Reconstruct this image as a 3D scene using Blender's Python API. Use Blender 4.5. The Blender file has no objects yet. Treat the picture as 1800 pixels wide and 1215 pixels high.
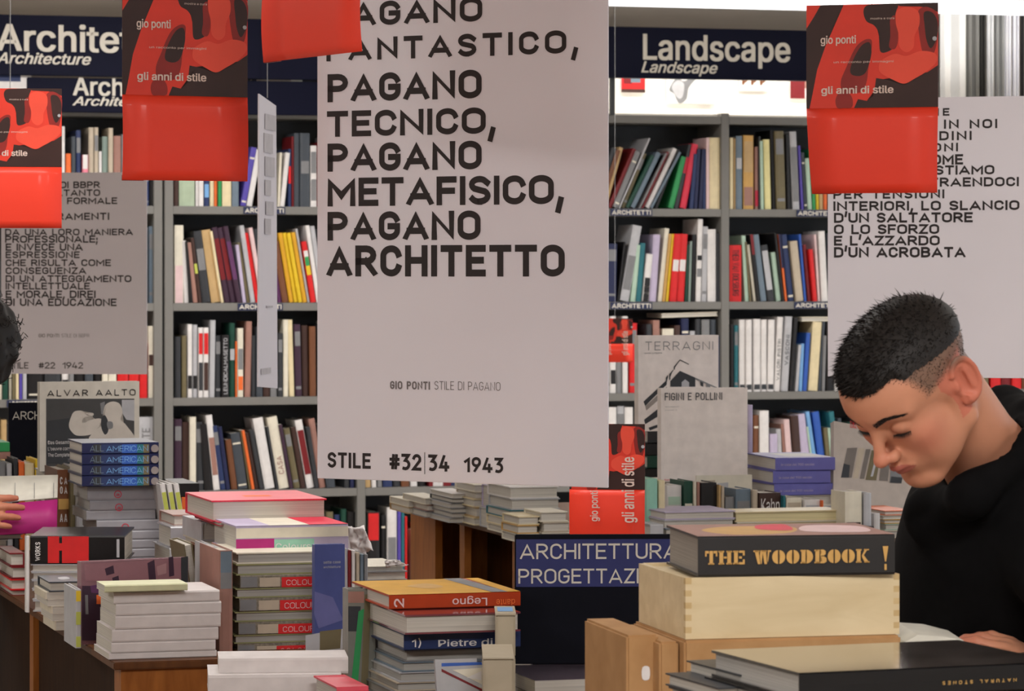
import bpy, bmesh, math, random
import numpy as np
from mathutils import Matrix, Vector
random.seed(7)
S = bpy.context.scene
COL = S.collection
F, CX, HZ, EYE = 6000.0, 900.0, 480.0, 1.55      # focal length in pixels, horizon row, eye height
T = math.radians(16.3)                            # the shop's furniture stands turned by this much

# ---------------------------------------------------------------- camera, world, light, exposure
cam = bpy.data.objects.new('camera', bpy.data.cameras.new('camera'))
COL.objects.link(cam); S.camera = cam
cam.location = (0, 0, EYE); cam.rotation_euler = (math.pi / 2, 0, 0)
cam.data.sensor_width = 36; cam.data.lens = F / 1800 * 36
cam.data.shift_y = -(607.5 - HZ) / 1800
cam.data.clip_end = 100
cam.data.dof.use_dof = True; cam.data.dof.focus_distance = 6.2; cam.data.dof.aperture_fstop = 20
S.view_settings.view_transform = 'Standard'; S.view_settings.look = 'None'
S.view_settings.gamma = 1; S.view_settings.use_curve_mapping = False
S.view_settings.exposure = 0.0
w = bpy.data.worlds.new('world'); S.world = w; w.use_nodes = True
w.node_tree.nodes['Background'].inputs[0].default_value = (.80, .88, 1, 1)
w.node_tree.nodes['Background'].inputs[1].default_value = 1.0
def area(name, loc, size, sizey, power, color, rot=(0, 0, 0)):
    l = bpy.data.lights.new(name, 'AREA'); l.shape = 'RECTANGLE'; l.size = size; l.size_y = sizey
    l.energy = power; l.color = color
    o = bpy.data.objects.new(name, l); COL.objects.link(o); o.location = loc; o.rotation_euler = rot
    return o
WARM = (1, .975, .965); COOL = (.82, .90, 1)
CEIL = [(-2.6, 2.0), (0.6, 1.6), (3.4, 3.0), (-3.4, 6.2), (-.6, 6.4), (2.4, 6.8), (-3.6, 12.2), (-1.1, 12.6), (1.4, 12.4), (4.0, 12.6), (-5.0, 13.6), (4.6, 14.6)]
POW = {0: 1.5, 1: 2.3, 2: .7, 3: .35, 4: .35, 5: .3, 6: .5, 7: .7, 8: .9, 9: .6, 10: .5, 11: .8}
for i, (x, y) in enumerate(CEIL):
    area('ceiling_lamp_light', (x, y, 2.80), 1.2, .6, 46 * POW.get(i, 1), WARM if x < 1 else (1, .97, .93))
for x_, p_ in ((-1.6, 60), (.9, 55)):      # unseen uplights added above the bookcases to brighten the ceiling
    area('added_uplight', (x_, 14.9 + .29*x_, 2.42), 2.6, .05, p_, (1, .97, .93), (math.pi, 0, T))
area('daylight_window', (5.6, 9.5, 1.7), 9.0, 2.0, 130, COOL, (0, math.radians(90), 0))

# ---------------------------------------------------------------- helpers
def P(px, py, D): return Vector(((px - CX) / F * D, D, EYE - (py - HZ) / F * D))
def zof(py, D): return EYE - (py - HZ) / F * D
def lin(c):
    c = c / 255.0
    return c / 12.92 if c <= .04045 else ((c + .055) / 1.055) ** 2.4
PAL = dict(
 black=(24,22,24), dark_grey=(52,54,58), slate=(66,72,80), grey=(128,128,130), pale_grey=(182,182,186), white=(226,222,220),
 cream=(226,210,170), ivory=(225,218,200), tan=(192,160,112), beige=(190,176,156), olive=(112,102,74), brown=(116,72,46), dark_brown=(66,44,38),
 orange=(232,110,50), red=(214,32,34), crimson=(190,30,60), rose_red=(216,50,74), dark_red=(120,24,30), pink=(226,130,150), magenta=(178,36,120), pale_pink=(226,196,196),
 brownish_pink=(160,118,106), lilac=(190,178,204), violet=(88,74,168), purple=(96,52,96), dark_purple=(62,40,58), navy=(30,36,74), dark_blue=(40,54,96), blue=(50,92,180), light_blue=(120,170,220),
 blue_grey=(108,124,138), grey_green=(132,150,142), sage_green=(170,186,160), pale_green=(178,204,184), green=(50,150,86), dark_green=(22,68,54), teal=(40,110,120), mint_green=(150,204,182),
 yellow=(224,190,40), golden=(214,160,36), gold=(204,160,90), pale_yellow=(232,222,160), lime=(190,196,90))
MATS = {}
def mat(key, rough=.55, spec=.4, rgb=None, noise=.07, scale=30, bump=.0, emit=0, coat=0, metal=0):
    k = (key, rough, emit, coat)
    if k in MATS: return MATS[k]
    rgb = rgb or PAL[key]; PAL.setdefault(key, rgb)
    m = bpy.data.materials.new(key); m.use_nodes = True
    nt = m.node_tree; b = nt.nodes['Principled BSDF']
    c = [lin(v) for v in rgb]
    tc = nt.nodes.new('ShaderNodeTexCoord'); n = nt.nodes.new('ShaderNodeTexNoise'); n.inputs['Scale'].default_value = scale
    n.inputs['Detail'].default_value = 3
    nt.links.new(tc.outputs['Object'], n.inputs['Vector'])
    r = nt.nodes.new('ShaderNodeValToRGB')
    r.color_ramp.elements[0].position = .3; r.color_ramp.elements[1].position = .7
    r.color_ramp.elements[0].color = [v * (1 - noise) for v in c] + [1]
    r.color_ramp.elements[1].color = [min(1, v * (1 + noise)) for v in c] + [1]
    nt.links.new(n.outputs['Fac'], r.inputs['Fac']); nt.links.new(r.outputs['Color'], b.inputs['Base Color'])
    b.inputs['Roughness'].default_value = rough; b.inputs['Specular IOR Level'].default_value = spec
    b.inputs['Metallic'].default_value = metal; b.inputs['Coat Weight'].default_value = coat
    b.inputs['Coat Roughness'].default_value = .12
    if emit:
        nt.links.new(r.outputs['Color'], b.inputs['Emission Color']); b.inputs['Emission Strength'].default_value = emit
    if bump:
        bp = nt.nodes.new('ShaderNodeBump'); bp.inputs['Strength'].default_value = bump; bp.inputs['Distance'].default_value = .002
        nt.links.new(n.outputs['Fac'], bp.inputs['Height']); nt.links.new(bp.outputs['Normal'], b.inputs['Normal'])
    MATS[k] = m
    return m
def wood(key, rgb1, rgb2, sc=(1, 1, 12), rough=.45, axis='Z'):
    if key in MATS: return MATS[key]
    m = bpy.data.materials.new(key); m.use_nodes = True; nt = m.node_tree; b = nt.nodes['Principled BSDF']
    tc = nt.nodes.new('ShaderNodeTexCoord'); mp = nt.nodes.new('ShaderNodeMapping'); mp.inputs['Scale'].default_value = sc
    n = nt.nodes.new('ShaderNodeTexNoise'); n.inputs['Scale'].default_value = 6; n.inputs['Detail'].default_value = 6; n.inputs['Distortion'].default_value = .6
    r = nt.nodes.new('ShaderNodeValToRGB'); r.color_ramp.elements[0].position = .3; r.color_ramp.elements[1].position = .72
    r.color_ramp.elements[0].color = [lin(v) for v in rgb1] + [1]; r.color_ramp.elements[1].color = [lin(v) for v in rgb2] + [1]
    L = nt.links.new
    L(tc.outputs['Object'], mp.inputs['Vector']); L(mp.outputs['Vector'], n.inputs['Vector']); L(n.outputs['Fac'], r.inputs['Fac']); L(r.outputs['Color'], b.inputs['Base Color'])
    b.inputs['Roughness'].default_value = rough; b.inputs['Specular IOR Level'].default_value = .2
    MATS[key] = m; return m
def pages_mat(key='page_edges', rgb=(206, 200, 190)):
    if key in MATS: return MATS[key]
    m = bpy.data.materials.new(key); m.use_nodes = True; nt = m.node_tree; b = nt.nodes['Principled BSDF']
    tc = nt.nodes.new('ShaderNodeTexCoord'); mp = nt.nodes.new('ShaderNodeMapping'); mp.inputs['Scale'].default_value = (3, 3, 700)
    n = nt.nodes.new('ShaderNodeTexNoise'); n.inputs['Scale'].default_value = 1; n.inputs['Detail'].default_value = 2
    r = nt.nodes.new('ShaderNodeValToRGB')
    c = [lin(v) for v in rgb]
    r.color_ramp.elements[0].position = .3; r.color_ramp.elements[1].position = .7
    r.color_ramp.elements[0].color = [v * .78 for v in c] + [1]; r.color_ramp.elements[1].color = [min(1, v * 1.06) for v in c] + [1]
    L = nt.links.new
    L(tc.outputs['Object'], mp.inputs['Vector']); L(mp.outputs['Vector'], n.inputs['Vector']); L(n.outputs['Fac'], r.inputs['Fac']); L(r.outputs['Color'], b.inputs['Base Color'])
    b.inputs['Roughness'].default_value = .85
    MATS[key] = m; return m
PAGE = pages_mat(); PAGEG = pages_mat('grey_page_edges', (176, 172, 166)); PAGEW = pages_mat('white_page_edges', (226, 222, 214))

def setp(o, label=None, cat=None, group=None, kind=None):
    if label: o['label'] = label
    if cat: o['category'] = cat
    if group: o['group'] = group
    if kind: o['kind'] = kind
    return o
def empty(name, M, label, cat, group=None):
    o = bpy.data.objects.new(name, None); COL.objects.link(o); o.empty_display_size = .05
    o.matrix_world = M; return setp(o, label, cat, group)
def link(name, me, parent=None, M=None, mats=None):
    o = bpy.data.objects.new(name, me); COL.objects.link(o)
    for m in (mats or []): me.materials.append(m)
    if parent: o.parent = parent
    if M is not None:
        if parent: o.matrix_local = M
        else: o.matrix_world = M
    return o
class MB:
    """collects simple solids into one mesh"""
    def __init__(s): s.v = []; s.f = []; s.m = []
    def box(s, x0, x1, y0, y1, z0, z1, m=0):
        b = len(s.v)
        s.v += [(x0,y0,z0),(x1,y0,z0),(x1,y1,z0),(x0,y1,z0),(x0,y0,z1),(x1,y0,z1),(x1,y1,z1),(x0,y1,z1)]
        s.f += [(b,b+3,b+2,b+1),(b+4,b+5,b+6,b+7),(b,b+1,b+5,b+4),(b+1,b+2,b+6,b+5),(b+2,b+3,b+7,b+6),(b+3,b,b+4,b+7)]
        s.m += [m]*6; return s
    def prism(s, poly, z0, z1, m=0, axis='z'):
        """poly: outline, extruded along an axis (z: xy outline; x: yz outline; y: xz outline)"""
        b = len(s.v); n = len(poly)
        for z in (z0, z1):
            for a, c in poly:
                s.v.append((a, c, z) if axis == 'z' else ((z, a, c) if axis == 'x' else (a, z, c)))
        s.f.append(tuple(b+i for i in reversed(range(n)))); s.f.append(tuple(b+n+i for i in range(n)))
        for i in range(n):
            j = (i+1) % n; s.f.append((b+i, b+j, b+n+j, b+n+i))
        s.m += [m]*(n+2); return s
    def tube(s, pts, r, seg=8, m=0):
        pts = [Vector(p) for p in pts]; b = len(s.v)
        rr = r if isinstance(r, (list, tuple)) else [r]*len(pts)
        for i, p in enumerate(pts):
            d = (pts[min(i+1, len(pts)-1)] - pts[max(i-1, 0)]).normalized()
            u = d.orthogonal().normalized(); w_ = d.cross(u)
            for k in range(seg):
                a = 2*math.pi*k/seg; s.v.append(tuple(p + (u*math.cos(a) + w_*math.sin(a))*rr[i]))
        for i in range(len(pts)-1):
            for k in range(seg):
                k2 = (k+1) % seg; s.f.append((b+i*seg+k, b+i*seg+k2, b+(i+1)*seg+k2, b+(i+1)*seg+k)); s.m.append(m)
        s.f.append(tuple(b+k for k in range(seg))); s.f.append(tuple(b+(len(pts)-1)*seg+k for k in range(seg))); s.m += [m]*2
        return s
    def build(s, name, mats, parent=None, M=None, bevel=0, smooth=False):
        me = bpy.data.meshes.new(name); me.from_pydata(s.v, [], s.f)
        for m in (mats if isinstance(mats, (list, tuple)) else [mats]): me.materials.append(m)
        me.polygons.foreach_set('material_index', s.m)
        bm = bmesh.new(); bm.from_mesh(me); bmesh.ops.recalc_face_normals(bm, faces=bm.faces)
        if bevel: bmesh.ops.bevel(bm, geom=bm.edges[:], offset=bevel, segments=2, affect='EDGES')
        bm.to_mesh(me); bm.free()
        if smooth: me.polygons.foreach_set('use_smooth', [True]*len(me.polygons))
        return link(name, me, parent, M)

def rz(a): return Matrix.Rotation(a, 4, 'Z')
class Fr:
    """an upright plane standing in the room: origin, x along it, y into it (away from the viewer), z up"""
    def __init__(s, M): s.M = M; s.I = M.inverted()
    def hit(s, px, py):
        o = s.I @ Vector((0, 0, EYE)); d = (s.I.to_3x3() @ Vector(((px-CX)/F, 1, -(py-HZ)/F)))
        t = -o.y / d.y; q = o + d*t; return q.x, q.z
def frame_px(px, D, z=0, yaw=T): return Fr(Matrix.Translation(((px-CX)/F*D, D, z)) @ rz(yaw))
def frame2(xL, DL, xR, DR, z):
    a = P(xL, HZ, DL); b = P(xR, HZ, DR); d = b - a
    f = Fr(Matrix.Translation((a.x, a.y, z)) @ rz(math.atan2(d.y, d.x))); f.L = math.hypot(d.x, d.y); return f

_tc = {}
FONT = None
try:        # the sans that ships with Blender itself; the built-in face stands in when it is missing
    import os
    FONT = bpy.data.fonts.load(os.path.join(bpy.utils.resource_path('LOCAL'), 'datafiles', 'fonts', 'Inter.woff2'))
except Exception: FONT = None
def glyphs(body, bold=0.0, shear=0.0, space=1.0, lines=1.0, align='LEFT'):
    k = (body, bold, shear, space)
    if k in _tc: return _tc[k]
    c = bpy.data.curves.new('t', 'FONT'); c.body = body; c.size = 1
    if FONT: c.font = FONT
    c.offset = min(0, bold); c.shear = shear; c.space_character = space; c.resolution_u = 3
    o = bpy.data.objects.new('t', c); me = bpy.data.meshes.new_from_object(o)
    vs = [tuple(v.co) for v in me.vertices]; fs = [tuple(p.vertices) for p in me.polygons]
    bpy.data.objects.remove(o); bpy.data.curves.remove(c); bpy.data.meshes.remove(me)
    if bold > .003 and len(body) < 30:      # heavier strokes: the outline printed again, shifted a little each way
        b = bold * .55; v0, f0 = list(vs), list(fs); vs, fs = [], []
        for i, (dx, dy) in enumerate([(-b, -b*.6), (b, -b*.6), (-b, b*.6), (b, b*.6), (0, 0)]):
            n0 = len(vs); vs += [(v[0]+dx, v[1]+dy, i) for v in v0]; fs += [tuple(n0+j for j in f) for f in f0]
    _tc[k] = (vs, fs); return vs, fs
def _arc(cx, cy, rx, ry, a0, a1, n=8): return [(cx + rx*math.cos(math.radians(a0+(a1-a0)*i/n)), cy + ry*math.sin(math.radians(a0+(a1-a0)*i/n))) for i in range(n+1)]
def _rr(w_, r=.30, y0=0, y1=1):      # rounded box, the O of a signage face
    return _arc(w_-r, y1-r, r, r, 0, 90) + _arc(r, y1-r, r, r, 90, 180) + _arc(r, y0+r, r, r, 180, 270) + _arc(w_-r, y0+r, r, r, 270, 360)
# capitals and figures as pen strokes: (width, [(points, closed)]) with the cap height as unit
STR = {
 'A': (.66, [([(0,0),(.33,1),(.66,0)], 0), ([(.11,.27),(.55,.27)], 0)]), 'B': (.54, [([(0,0),(0,1),(.28,1)] + _arc(.28,.765,.23,.235,90,-90) + [(0,.53)], 0), ([(.28,.53)] + _arc(.28,.265,.26,.265,90,-90) + [(0,0)], 0)]),
 'C': (.52, [(_arc(.28,.70,.24,.30,15,90)[0:] + _arc(.28,.70,.28,.30,90,180) + _arc(.28,.30,.28,.30,180,270) + _arc(.28,.30,.24,.30,270,345), 0)]),
 'D': (.56, [([(0,0),(0,1),(.26,1)] + _arc(.26,.70,.30,.30,90,0) + _arc(.26,.30,.30,.30,0,-90) + [(0,0)], 1)]),
 'E': (.46, [([(.46,1),(0,1),(0,0),(.46,0)], 0), ([(0,.52),(.40,.52)], 0)]), 'F': (.45, [([(.45,1),(0,1),(0,0)], 0), ([(0,.50),(.40,.50)], 0)]),
 'G': (.54, [(_arc(.28,.70,.25,.30,20,90) + _arc(.28,.70,.28,.30,90,180) + _arc(.28,.30,.28,.30,180,270) + _arc(.28,.30,.26,.30,270,360) + [(.54,.48),(.30,.48)], 0)]),
 'H': (.56, [([(0,0),(0,1)], 0), ([(.56,0),(.56,1)], 0), ([(0,.52),(.56,.52)], 0)]), 'I': (.0, [([(0,0),(0,1)], 0)]), 'J': (.4, [([(.4,1),(.4,.25)] + _arc(.2,.22,.2,.22,0,-150), 0)]),
 'K': (.56, [([(0,0),(0,1)], 0), ([(.52,1),(.04,.42)], 0), ([(.18,.58),(.56,0)], 0)]), 'L': (.42, [([(0,1),(0,0),(.42,0)], 0)]),
 'M': (.72, [([(0,0),(0,1),(.36,.34),(.72,1),(.72,0)], 0)]), 'N': (.58, [([(0,0),(0,1),(.58,0),(.58,1)], 0)]), 'O': (.58, [(_rr(.58,.29), 1)]),
 'P': (.52, [([(0,0),(0,1),(.27,1)] + _arc(.27,.73,.25,.27,90,-90) + [(0,.46)], 0)]), 'Q': (.58, [(_rr(.58,.29), 1), ([(.34,.22),(.6,-.04)], 0)]),
 'R': (.54, [([(0,0),(0,1),(.28,1)] + _arc(.28,.74,.24,.26,90,-90) + [(0,.48)], 0), ([(.26,.48),(.54,0)], 0)]),
 'S': (.50, [([(.48,.84)] + _arc(.25,.76,.22,.24,45,90) + _arc(.25,.76,.24,.24,90,230) + [(.26,.51)] + _arc(.25,.26,.25,.25,50,-90) + _arc(.25,.25,.25,.25,-90,-150), 0)]),
 'T': (.52, [([(0,1),(.52,1)], 0), ([(.26,1),(.26,0)], 0)]), 'U': (.54, [([(0,1),(0,.27)] + _arc(.27,.27,.27,.27,180,360) + [(.54,.27),(.54,1)], 0)]),
 'V': (.62, [([(0,1),(.31,0),(.62,1)], 0)]), 'W': (.9, [([(0,1),(.22,0),(.45,.8),(.68,0),(.9,1)], 0)]), 'X': (.58, [([(0,0),(.58,1)], 0), ([(0,1),(.58,0)], 0)]), 'Y': (.6, [([(0,1),(.3,.45),(.6,1)], 0), ([(.3,.45),(.3,0)], 0)]), 'Z': (.50, [([(0,1),(.50,1),(0,0),(.50,0)], 0)]),
 '1': (.24, [([(0,.74),(.24,1),(.24,0)], 0)]), '2': (.46, [(_arc(.23,.75,.22,.25,165,0) + [(.44,.62),(0,0),(.46,0)], 0)]), '3': (.46, [([(.02,1),(.42,1),(.2,.62)] + _arc(.2,.31,.26,.31,90,-110) + [(.0,.06)], 0)]),
 '4': (.52, [([(.38,0),(.38,.5)], 0), ([(.24,1),(0,.22),(.52,.22)], 0)]), '5': (.46, [([(.42,1),(.05,1),(.02,.55)] + _arc(.2,.32,.26,.32,100,-130), 0)]), '6': (.48, [([(.34,1),(.03,.42)], 0), (_rr(.48,.24,0,.58), 1)]), '7': (.46, [([(0,1),(.46,1),(.14,0)], 0)]),
 '8': (.48, [(_rr(.46,.22,.5,1), 1), (_rr(.48,.24,0,.5), 1)]), '9': (.48, [([(.14,0),(.45,.58)], 0), (_rr(.48,.24,.42,1), 1)]), '0': (.48, [(_rr(.48,.24), 1)]),
 '#': (.5, [([(.12,.05),(.18,.95)], 0), ([(.34,.05),(.40,.95)], 0), ([(0,.68),(.52,.68)], 0), ([(0,.32),(.52,.32)], 0)]), '|': (.0, [([(0,-.18),(0,1.1)], 2)]),
 ',': (.0, [([(0.02,.04),(-.05,-.20)], 0)]), '.': (.0, [([(0,-.09),(0,.09)], 0)]), ';': (.02, [([(0,.05),(-.05,-.18)], 0), ([(.0,.45),(.0,.62)], 0)]), "'": (.0, [([(0.02,1.05),(-.03,.72)], 0)]), '(': (.1, [(_arc(.25,.5,.25,.6,120,240), 0)]), ')': (.1, [(_arc(-.15,.5,.25,.6,-60,60), 0)]), '-': (.3, [([(0,.45),(.3,.45)], 0)]),
}
def stroke_text(body, ratio, sw, y=0):
    """body set in pen strokes; ratio = wanted width / cap height. Returns vertices in cap heights and faces"""
    gap = .13; adv = []; x = 0
    nat = sum((STR[c][0] if c != ' ' else .22) for c in body); fixed = len(body)*(sw + gap) - gap - sum(0 for c in body)
    k = max(.35, (ratio - fixed)/max(.05, nat)) if ratio > fixed*1.15 else None
    if k is not None and k > 1.42:      # wide setting: the letters keep their shape, the gaps open
        gap += (k - 1.42)*nat/max(1, len(body)-1); k = 1.42
    if k is None or k < .55:      # tight setting: squeeze the gaps as well
        k = ratio/(nat + fixed); gap *= k; sw_ = sw*max(.6, min(1, k*1.3)); gap = (ratio - k*nat - len(body)*sw_)/max(1, len(body)-1)
    else: sw_ = sw
    vs, fs = [], []; h = sw_/2; lay = 0
    for c in body:
        wd = STR[c][0] if c != ' ' else .22
        if c != ' ':
            for pts, closed in STR[c][1]:
                lay += 1
                hh = h if closed != 2 else .02
                pp = [(x + h + a*k, hh*0 + h + b*(1 - 2*h) if 0 <= b <= 1 else b) for a, b in pts]
                q = [pp[0]]
                for p in pp[1:]:
                    if math.hypot(p[0]-q[-1][0], p[1]-q[-1][1]) > 1e-3: q.append(p)
                if closed == 1 and math.hypot(q[0][0]-q[-1][0], q[0][1]-q[-1][1]) < 1e-3: q.pop()
                n = len(q); b0 = len(vs); cl = closed == 1
                if not cl:                                   # open ends run to the edge of the cap height
                    for e, f in ((0, 1), (-1, -2)):
                        d = Vector((q[e][0]-q[f][0], q[e][1]-q[f][1])).normalized(); q[e] = (q[e][0] + d.x*hh*(1 if abs(d.y) > .5 or abs(d.x) > .98 else 0), q[e][1] + d.y*hh*(1 if abs(d.y) > .5 else 0))
                for i in range(n):
                    a = Vector(q[(i-1) % n]) if (cl or i) else None; b = Vector(q[(i+1) % n]) if (cl or i < n-1) else None; p = Vector(q[i])
                    d1 = (p-a).normalized() if a is not None else (b-p).normalized(); d2 = (b-p).normalized() if b is not None else d1
                    n1 = Vector((-d1.y, d1.x)); n2 = Vector((-d2.y, d2.x)); m = n1 + n2
                    m = n1 if m.length < .3 else m.normalized()/max(.45, m.normalized().dot(n1))
                    for sg in (1, -1):
                        yy = p.y + sg*m.y*hh
                        vs.append((p.x + sg*m.x*hh, min(1, max(0, yy)) if c.isalnum() and c != 'Q' else yy, lay % 3))
                for i in range(n if cl else n-1):
                    j = (i+1) % n; fs.append((b0+2*i, b0+2*i+1, b0+2*j+1, b0+2*j))
        x += wd*k + sw_ + gap
    xb = max(v[0] for v in vs); s_ = ratio/xb if xb > ratio else 1
    return [(v[0]*s_, v[1], v[2]) for v in vs], fs
CAPH = None
def text(parent, body, x0, x1, z0, z1, m, y=-.0008, bold=.02, rot=0, shear=0, space=1.0, name='lettering', face='front', shared=None):
    """flat print fitted in a rectangle of the parent's x-z plane; z0 is the base line, z1 the top of the capitals"""
    global CAPH
    if CAPH is None: CAPH = max(v[1] for v in glyphs('H', bold)[0])
    w_, h_ = (x1-x0, z1-z0) if rot in (0, 180) else (z1-z0, x1-x0)
    if all(c in STR or c == ' ' for c in body):
        vs, fs = stroke_text(body, w_/h_, .10 + bold*4.6); xa, xb, ch = 0, w_/h_, 1
        vs = [(v[0], v[1]*CAPH, v[2]) for v in vs]
    else:
        vs, fs = glyphs(body, bold, shear, space)
        if not vs: return None
        xa = min(v[0] for v in vs); xb = max(v[0] for v in vs)
    cx, cz = (x0+x1)/2, (z0+z1)/2; ca, sa = math.cos(math.radians(rot)), math.sin(math.radians(rot))
    out = []
    for v in vs:
        a = (v[0]-xa)/(xb-xa)*w_ - w_/2; c = v[1]/CAPH*h_ - h_/2
        p = (cx + a*ca - c*sa, cz + a*sa + c*ca)
        out.append((p[0], y - v[2]*.00004, p[1]) if face == 'front' else (p[0], p[1], y + v[2]*.00004))
    if shared is not None:
        b = len(shared.v); shared.v += out; shared.f += [tuple(b+i for i in f) for f in fs]; shared.m += [0]*len(fs); return None
    me = bpy.data.meshes.new(name); me.from_pydata(out, [], fs); me.materials.append(m)
    return link(name, me, parent)
def spline(pts, n=5):
    out = []; N = len(pts)
    for i in range(N):
        p0, p1, p2, p3 = [Vector(pts[(i+k) % N]) for k in (-1, 0, 1, 2)]
        for j in range(n):
            t = j/n
            out.append(tuple(.5*((2*p1) + (p2-p0)*t + (2*p0-5*p1+4*p2-p3)*t*t + (3*p1-p0-3*p2+p3)*t**3)))
    return out
def patch(parent, polys, name='printed_picture', y=-.0004, face='front', step=.00015):
    """flat printed shapes: [(outline, material)], later ones lie a hair above earlier ones"""
    bm = bmesh.new(); mats = []
    for i, (pts, m) in enumerate(polys):
        if m not in mats: mats.append(m)
        yy = y - i*step
        vs = [bm.verts.new((p[0], yy, p[1]) if face == 'front' else (p[0], p[1], -yy)) for p in pts]
        f = bm.faces.new(vs); f.material_index = mats.index(m)
        r = bmesh.ops.triangulate(bm, faces=[f])
    me = bpy.data.meshes.new(name); bm.to_mesh(me); bm.free()
    for m in mats: me.materials.append(m)
    return link(name, me, parent)
def rect(x0, x1, z0, z1): return [(x0, z0), (x1, z0), (x1, z1), (x0, z1)]
def ordn(n): return {1:'first',2:'second',3:'third',4:'fourth',5:'fifth',6:'sixth',7:'seventh',8:'eighth',9:'ninth',10:'tenth'}.get(n, f'{n}' + ('th' if 10 < n < 20 else {1: 'st', 2: 'nd', 3: 'rd'}.get(n % 10, 'th')))
# ---------------------------------------------------------------- the room
def struct(name, mb, m, M=None): return setp(mb.build(name, m, M=M), kind='structure')
FLOORM = mat('floor_vinyl', .35, rgb=(186, 178, 166), scale=5)
WALLM = mat('painted_wall', .8, rgb=(196, 188, 178), scale=3, noise=.03, bump=.1)
CEILM = mat('ceiling_plaster', .85, rgb=(200, 192, 184), scale=3, noise=.03, bump=.1)
struct('floor', MB().box(-6.2, 6.2, -2, 22, -.1, 0), FLOORM)
struct('ceiling', MB().box(-6.2, 6.2, -2, 22, 2.86, 2.96), CEILM)
struct('wall_left', MB().box(-6.3, -6.2, -2, 22, 0, 2.86), WALLM)
struct('wall_back', MB().box(-6.2, 6.2, 21.9, 22, 0, 2.86), WALLM)
struct('wall_front', MB().box(-6.2, 6.2, -2.1, -2, 0, 2.86), WALLM)
# window wall on the right: daylight comes through it
wl = MB().box(6.1, 6.2, -2, 22, 0, .8).box(6.1, 6.2, -2, 22, 2.6, 2.86)
for y in range(-2, 23, 3): wl.box(6.08, 6.2, y - .1 if y < 22 else 21.85, min(y + .1, 22), .8, 2.6)
struct('wall_right', wl, WALLM)
GLASS = bpy.data.materials.new('window_glass'); GLASS.use_nodes = True
g = GLASS.node_tree.nodes['Principled BSDF']; g.inputs['Transmission Weight'].default_value = 1; g.inputs['Roughness'].default_value = 0; g.inputs['IOR'].default_value = 1.02
for n, y in enumerate(range(-2, 20, 3)):
    fr = MB()
    y0, y1 = y + .1, y + 2.9
    fr.box(6.12, 6.18, y0, y1, .8, .86).box(6.12, 6.18, y0, y1, 2.54, 2.6).box(6.12, 6.18, y0, y0+.05, .86, 2.54).box(6.12, 6.18, y1-.05, y1, .86, 2.54).box(6.12, 6.18, y+1.47, y+1.53, .86, 2.54)
    o = setp(fr.build(f'window_{n+1}', mat('window_frame', .4, rgb=(170, 172, 176))), kind='structure')
    MB().box(6.145, 6.155, y0+.05, y1-.05, .86, 2.54).build('pane', GLASS, o)
# ceiling lamps: housing, diffuser
LAMP = mat('lamp_diffuser', .6, rgb=(255, 250, 242), emit=5.0, noise=.0)
for i, (x, y) in enumerate(CEIL):
    where = ['behind the viewer on the left', 'just overhead near the viewer', 'to the right of the viewer', 'far left above the left table', 'above the hanging posters', 'above the reading man',
             'at the left wall', 'in front of the left bookcase', 'in front of the right bookcase', 'near the windows', 'behind the left bookcase', 'behind the right bookcase'][i]
    r = empty('ceiling_lamp', Matrix.Translation((x, y, 2.80)), f'flush rectangular ceiling lamp with white diffuser, {where}', 'lamp', 'ceiling lamps')
    MB().box(-.66, .66, -.36, .36, .045, .06).box(-.66, -.62, -.36, .36, .0, .045).box(.62, .66, -.36, .36, 0, .045).box(-.62, .62, -.36, -.32, 0, .045).box(-.62, .62, .32, .36, 0, .045).build('housing', mat('white'), r)
    MB().box(-.62, .62, -.32, .32, .03, .044).build('diffuser', LAMP, r)
# long bright strip light in front of the right bookcase, and an air vent in the ceiling behind
r = empty('strip_light', Matrix.Translation((1.62, 13.3, 2.585)) @ rz(T), 'long bright strip light running above the Landscape sign', 'lamp')
MB().box(-1.4, 1.75, -.05, .05, .03, .07).build('housing', mat('white'), r)
MB().prism([(-.05, .0), (-.035, -.02), (.035, -.02), (.05, .0), (.05, .03), (-.05, .03)], -1.4, 1.75, axis='x').build('diffuser', mat('strip_diffuser', .5, rgb=(248, 250, 255), emit=1.6, noise=0), r)
MB().tube([(-1.0, 0, .07), (-1.0, 0, .275)], .006).build('hanger', mat('grey'), r); MB().tube([(1.3, 0, .07), (1.3, 0, .275)], .006).build('hanger', mat('grey'), r)
vr = empty('ceiling_vent', Matrix.Translation((1.55, 19.0, 2.85)) @ rz(T), 'slatted grey air vent in the ceiling behind the Landscape sign', 'vent')
MB().box(-.5, .5, -.45, -.42, -.01, .01).box(-.5, .5, .42, .45, -.01, .01).box(-.5, -.47, -.42, .42, -.01, .01).box(.47, .5, -.42, .42, -.01, .01).build('frame', mat('pale_grey'), vr)
MB().box(-.47, .47, -.42, .42, .004, .009).build('backing', mat('dark_grey'), vr)
for k in range(8): MB().box(-.47, .47, -.37 + k*.1, -.34 + k*.1, -.014, .002).build('slat', mat('grey'), vr)

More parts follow.
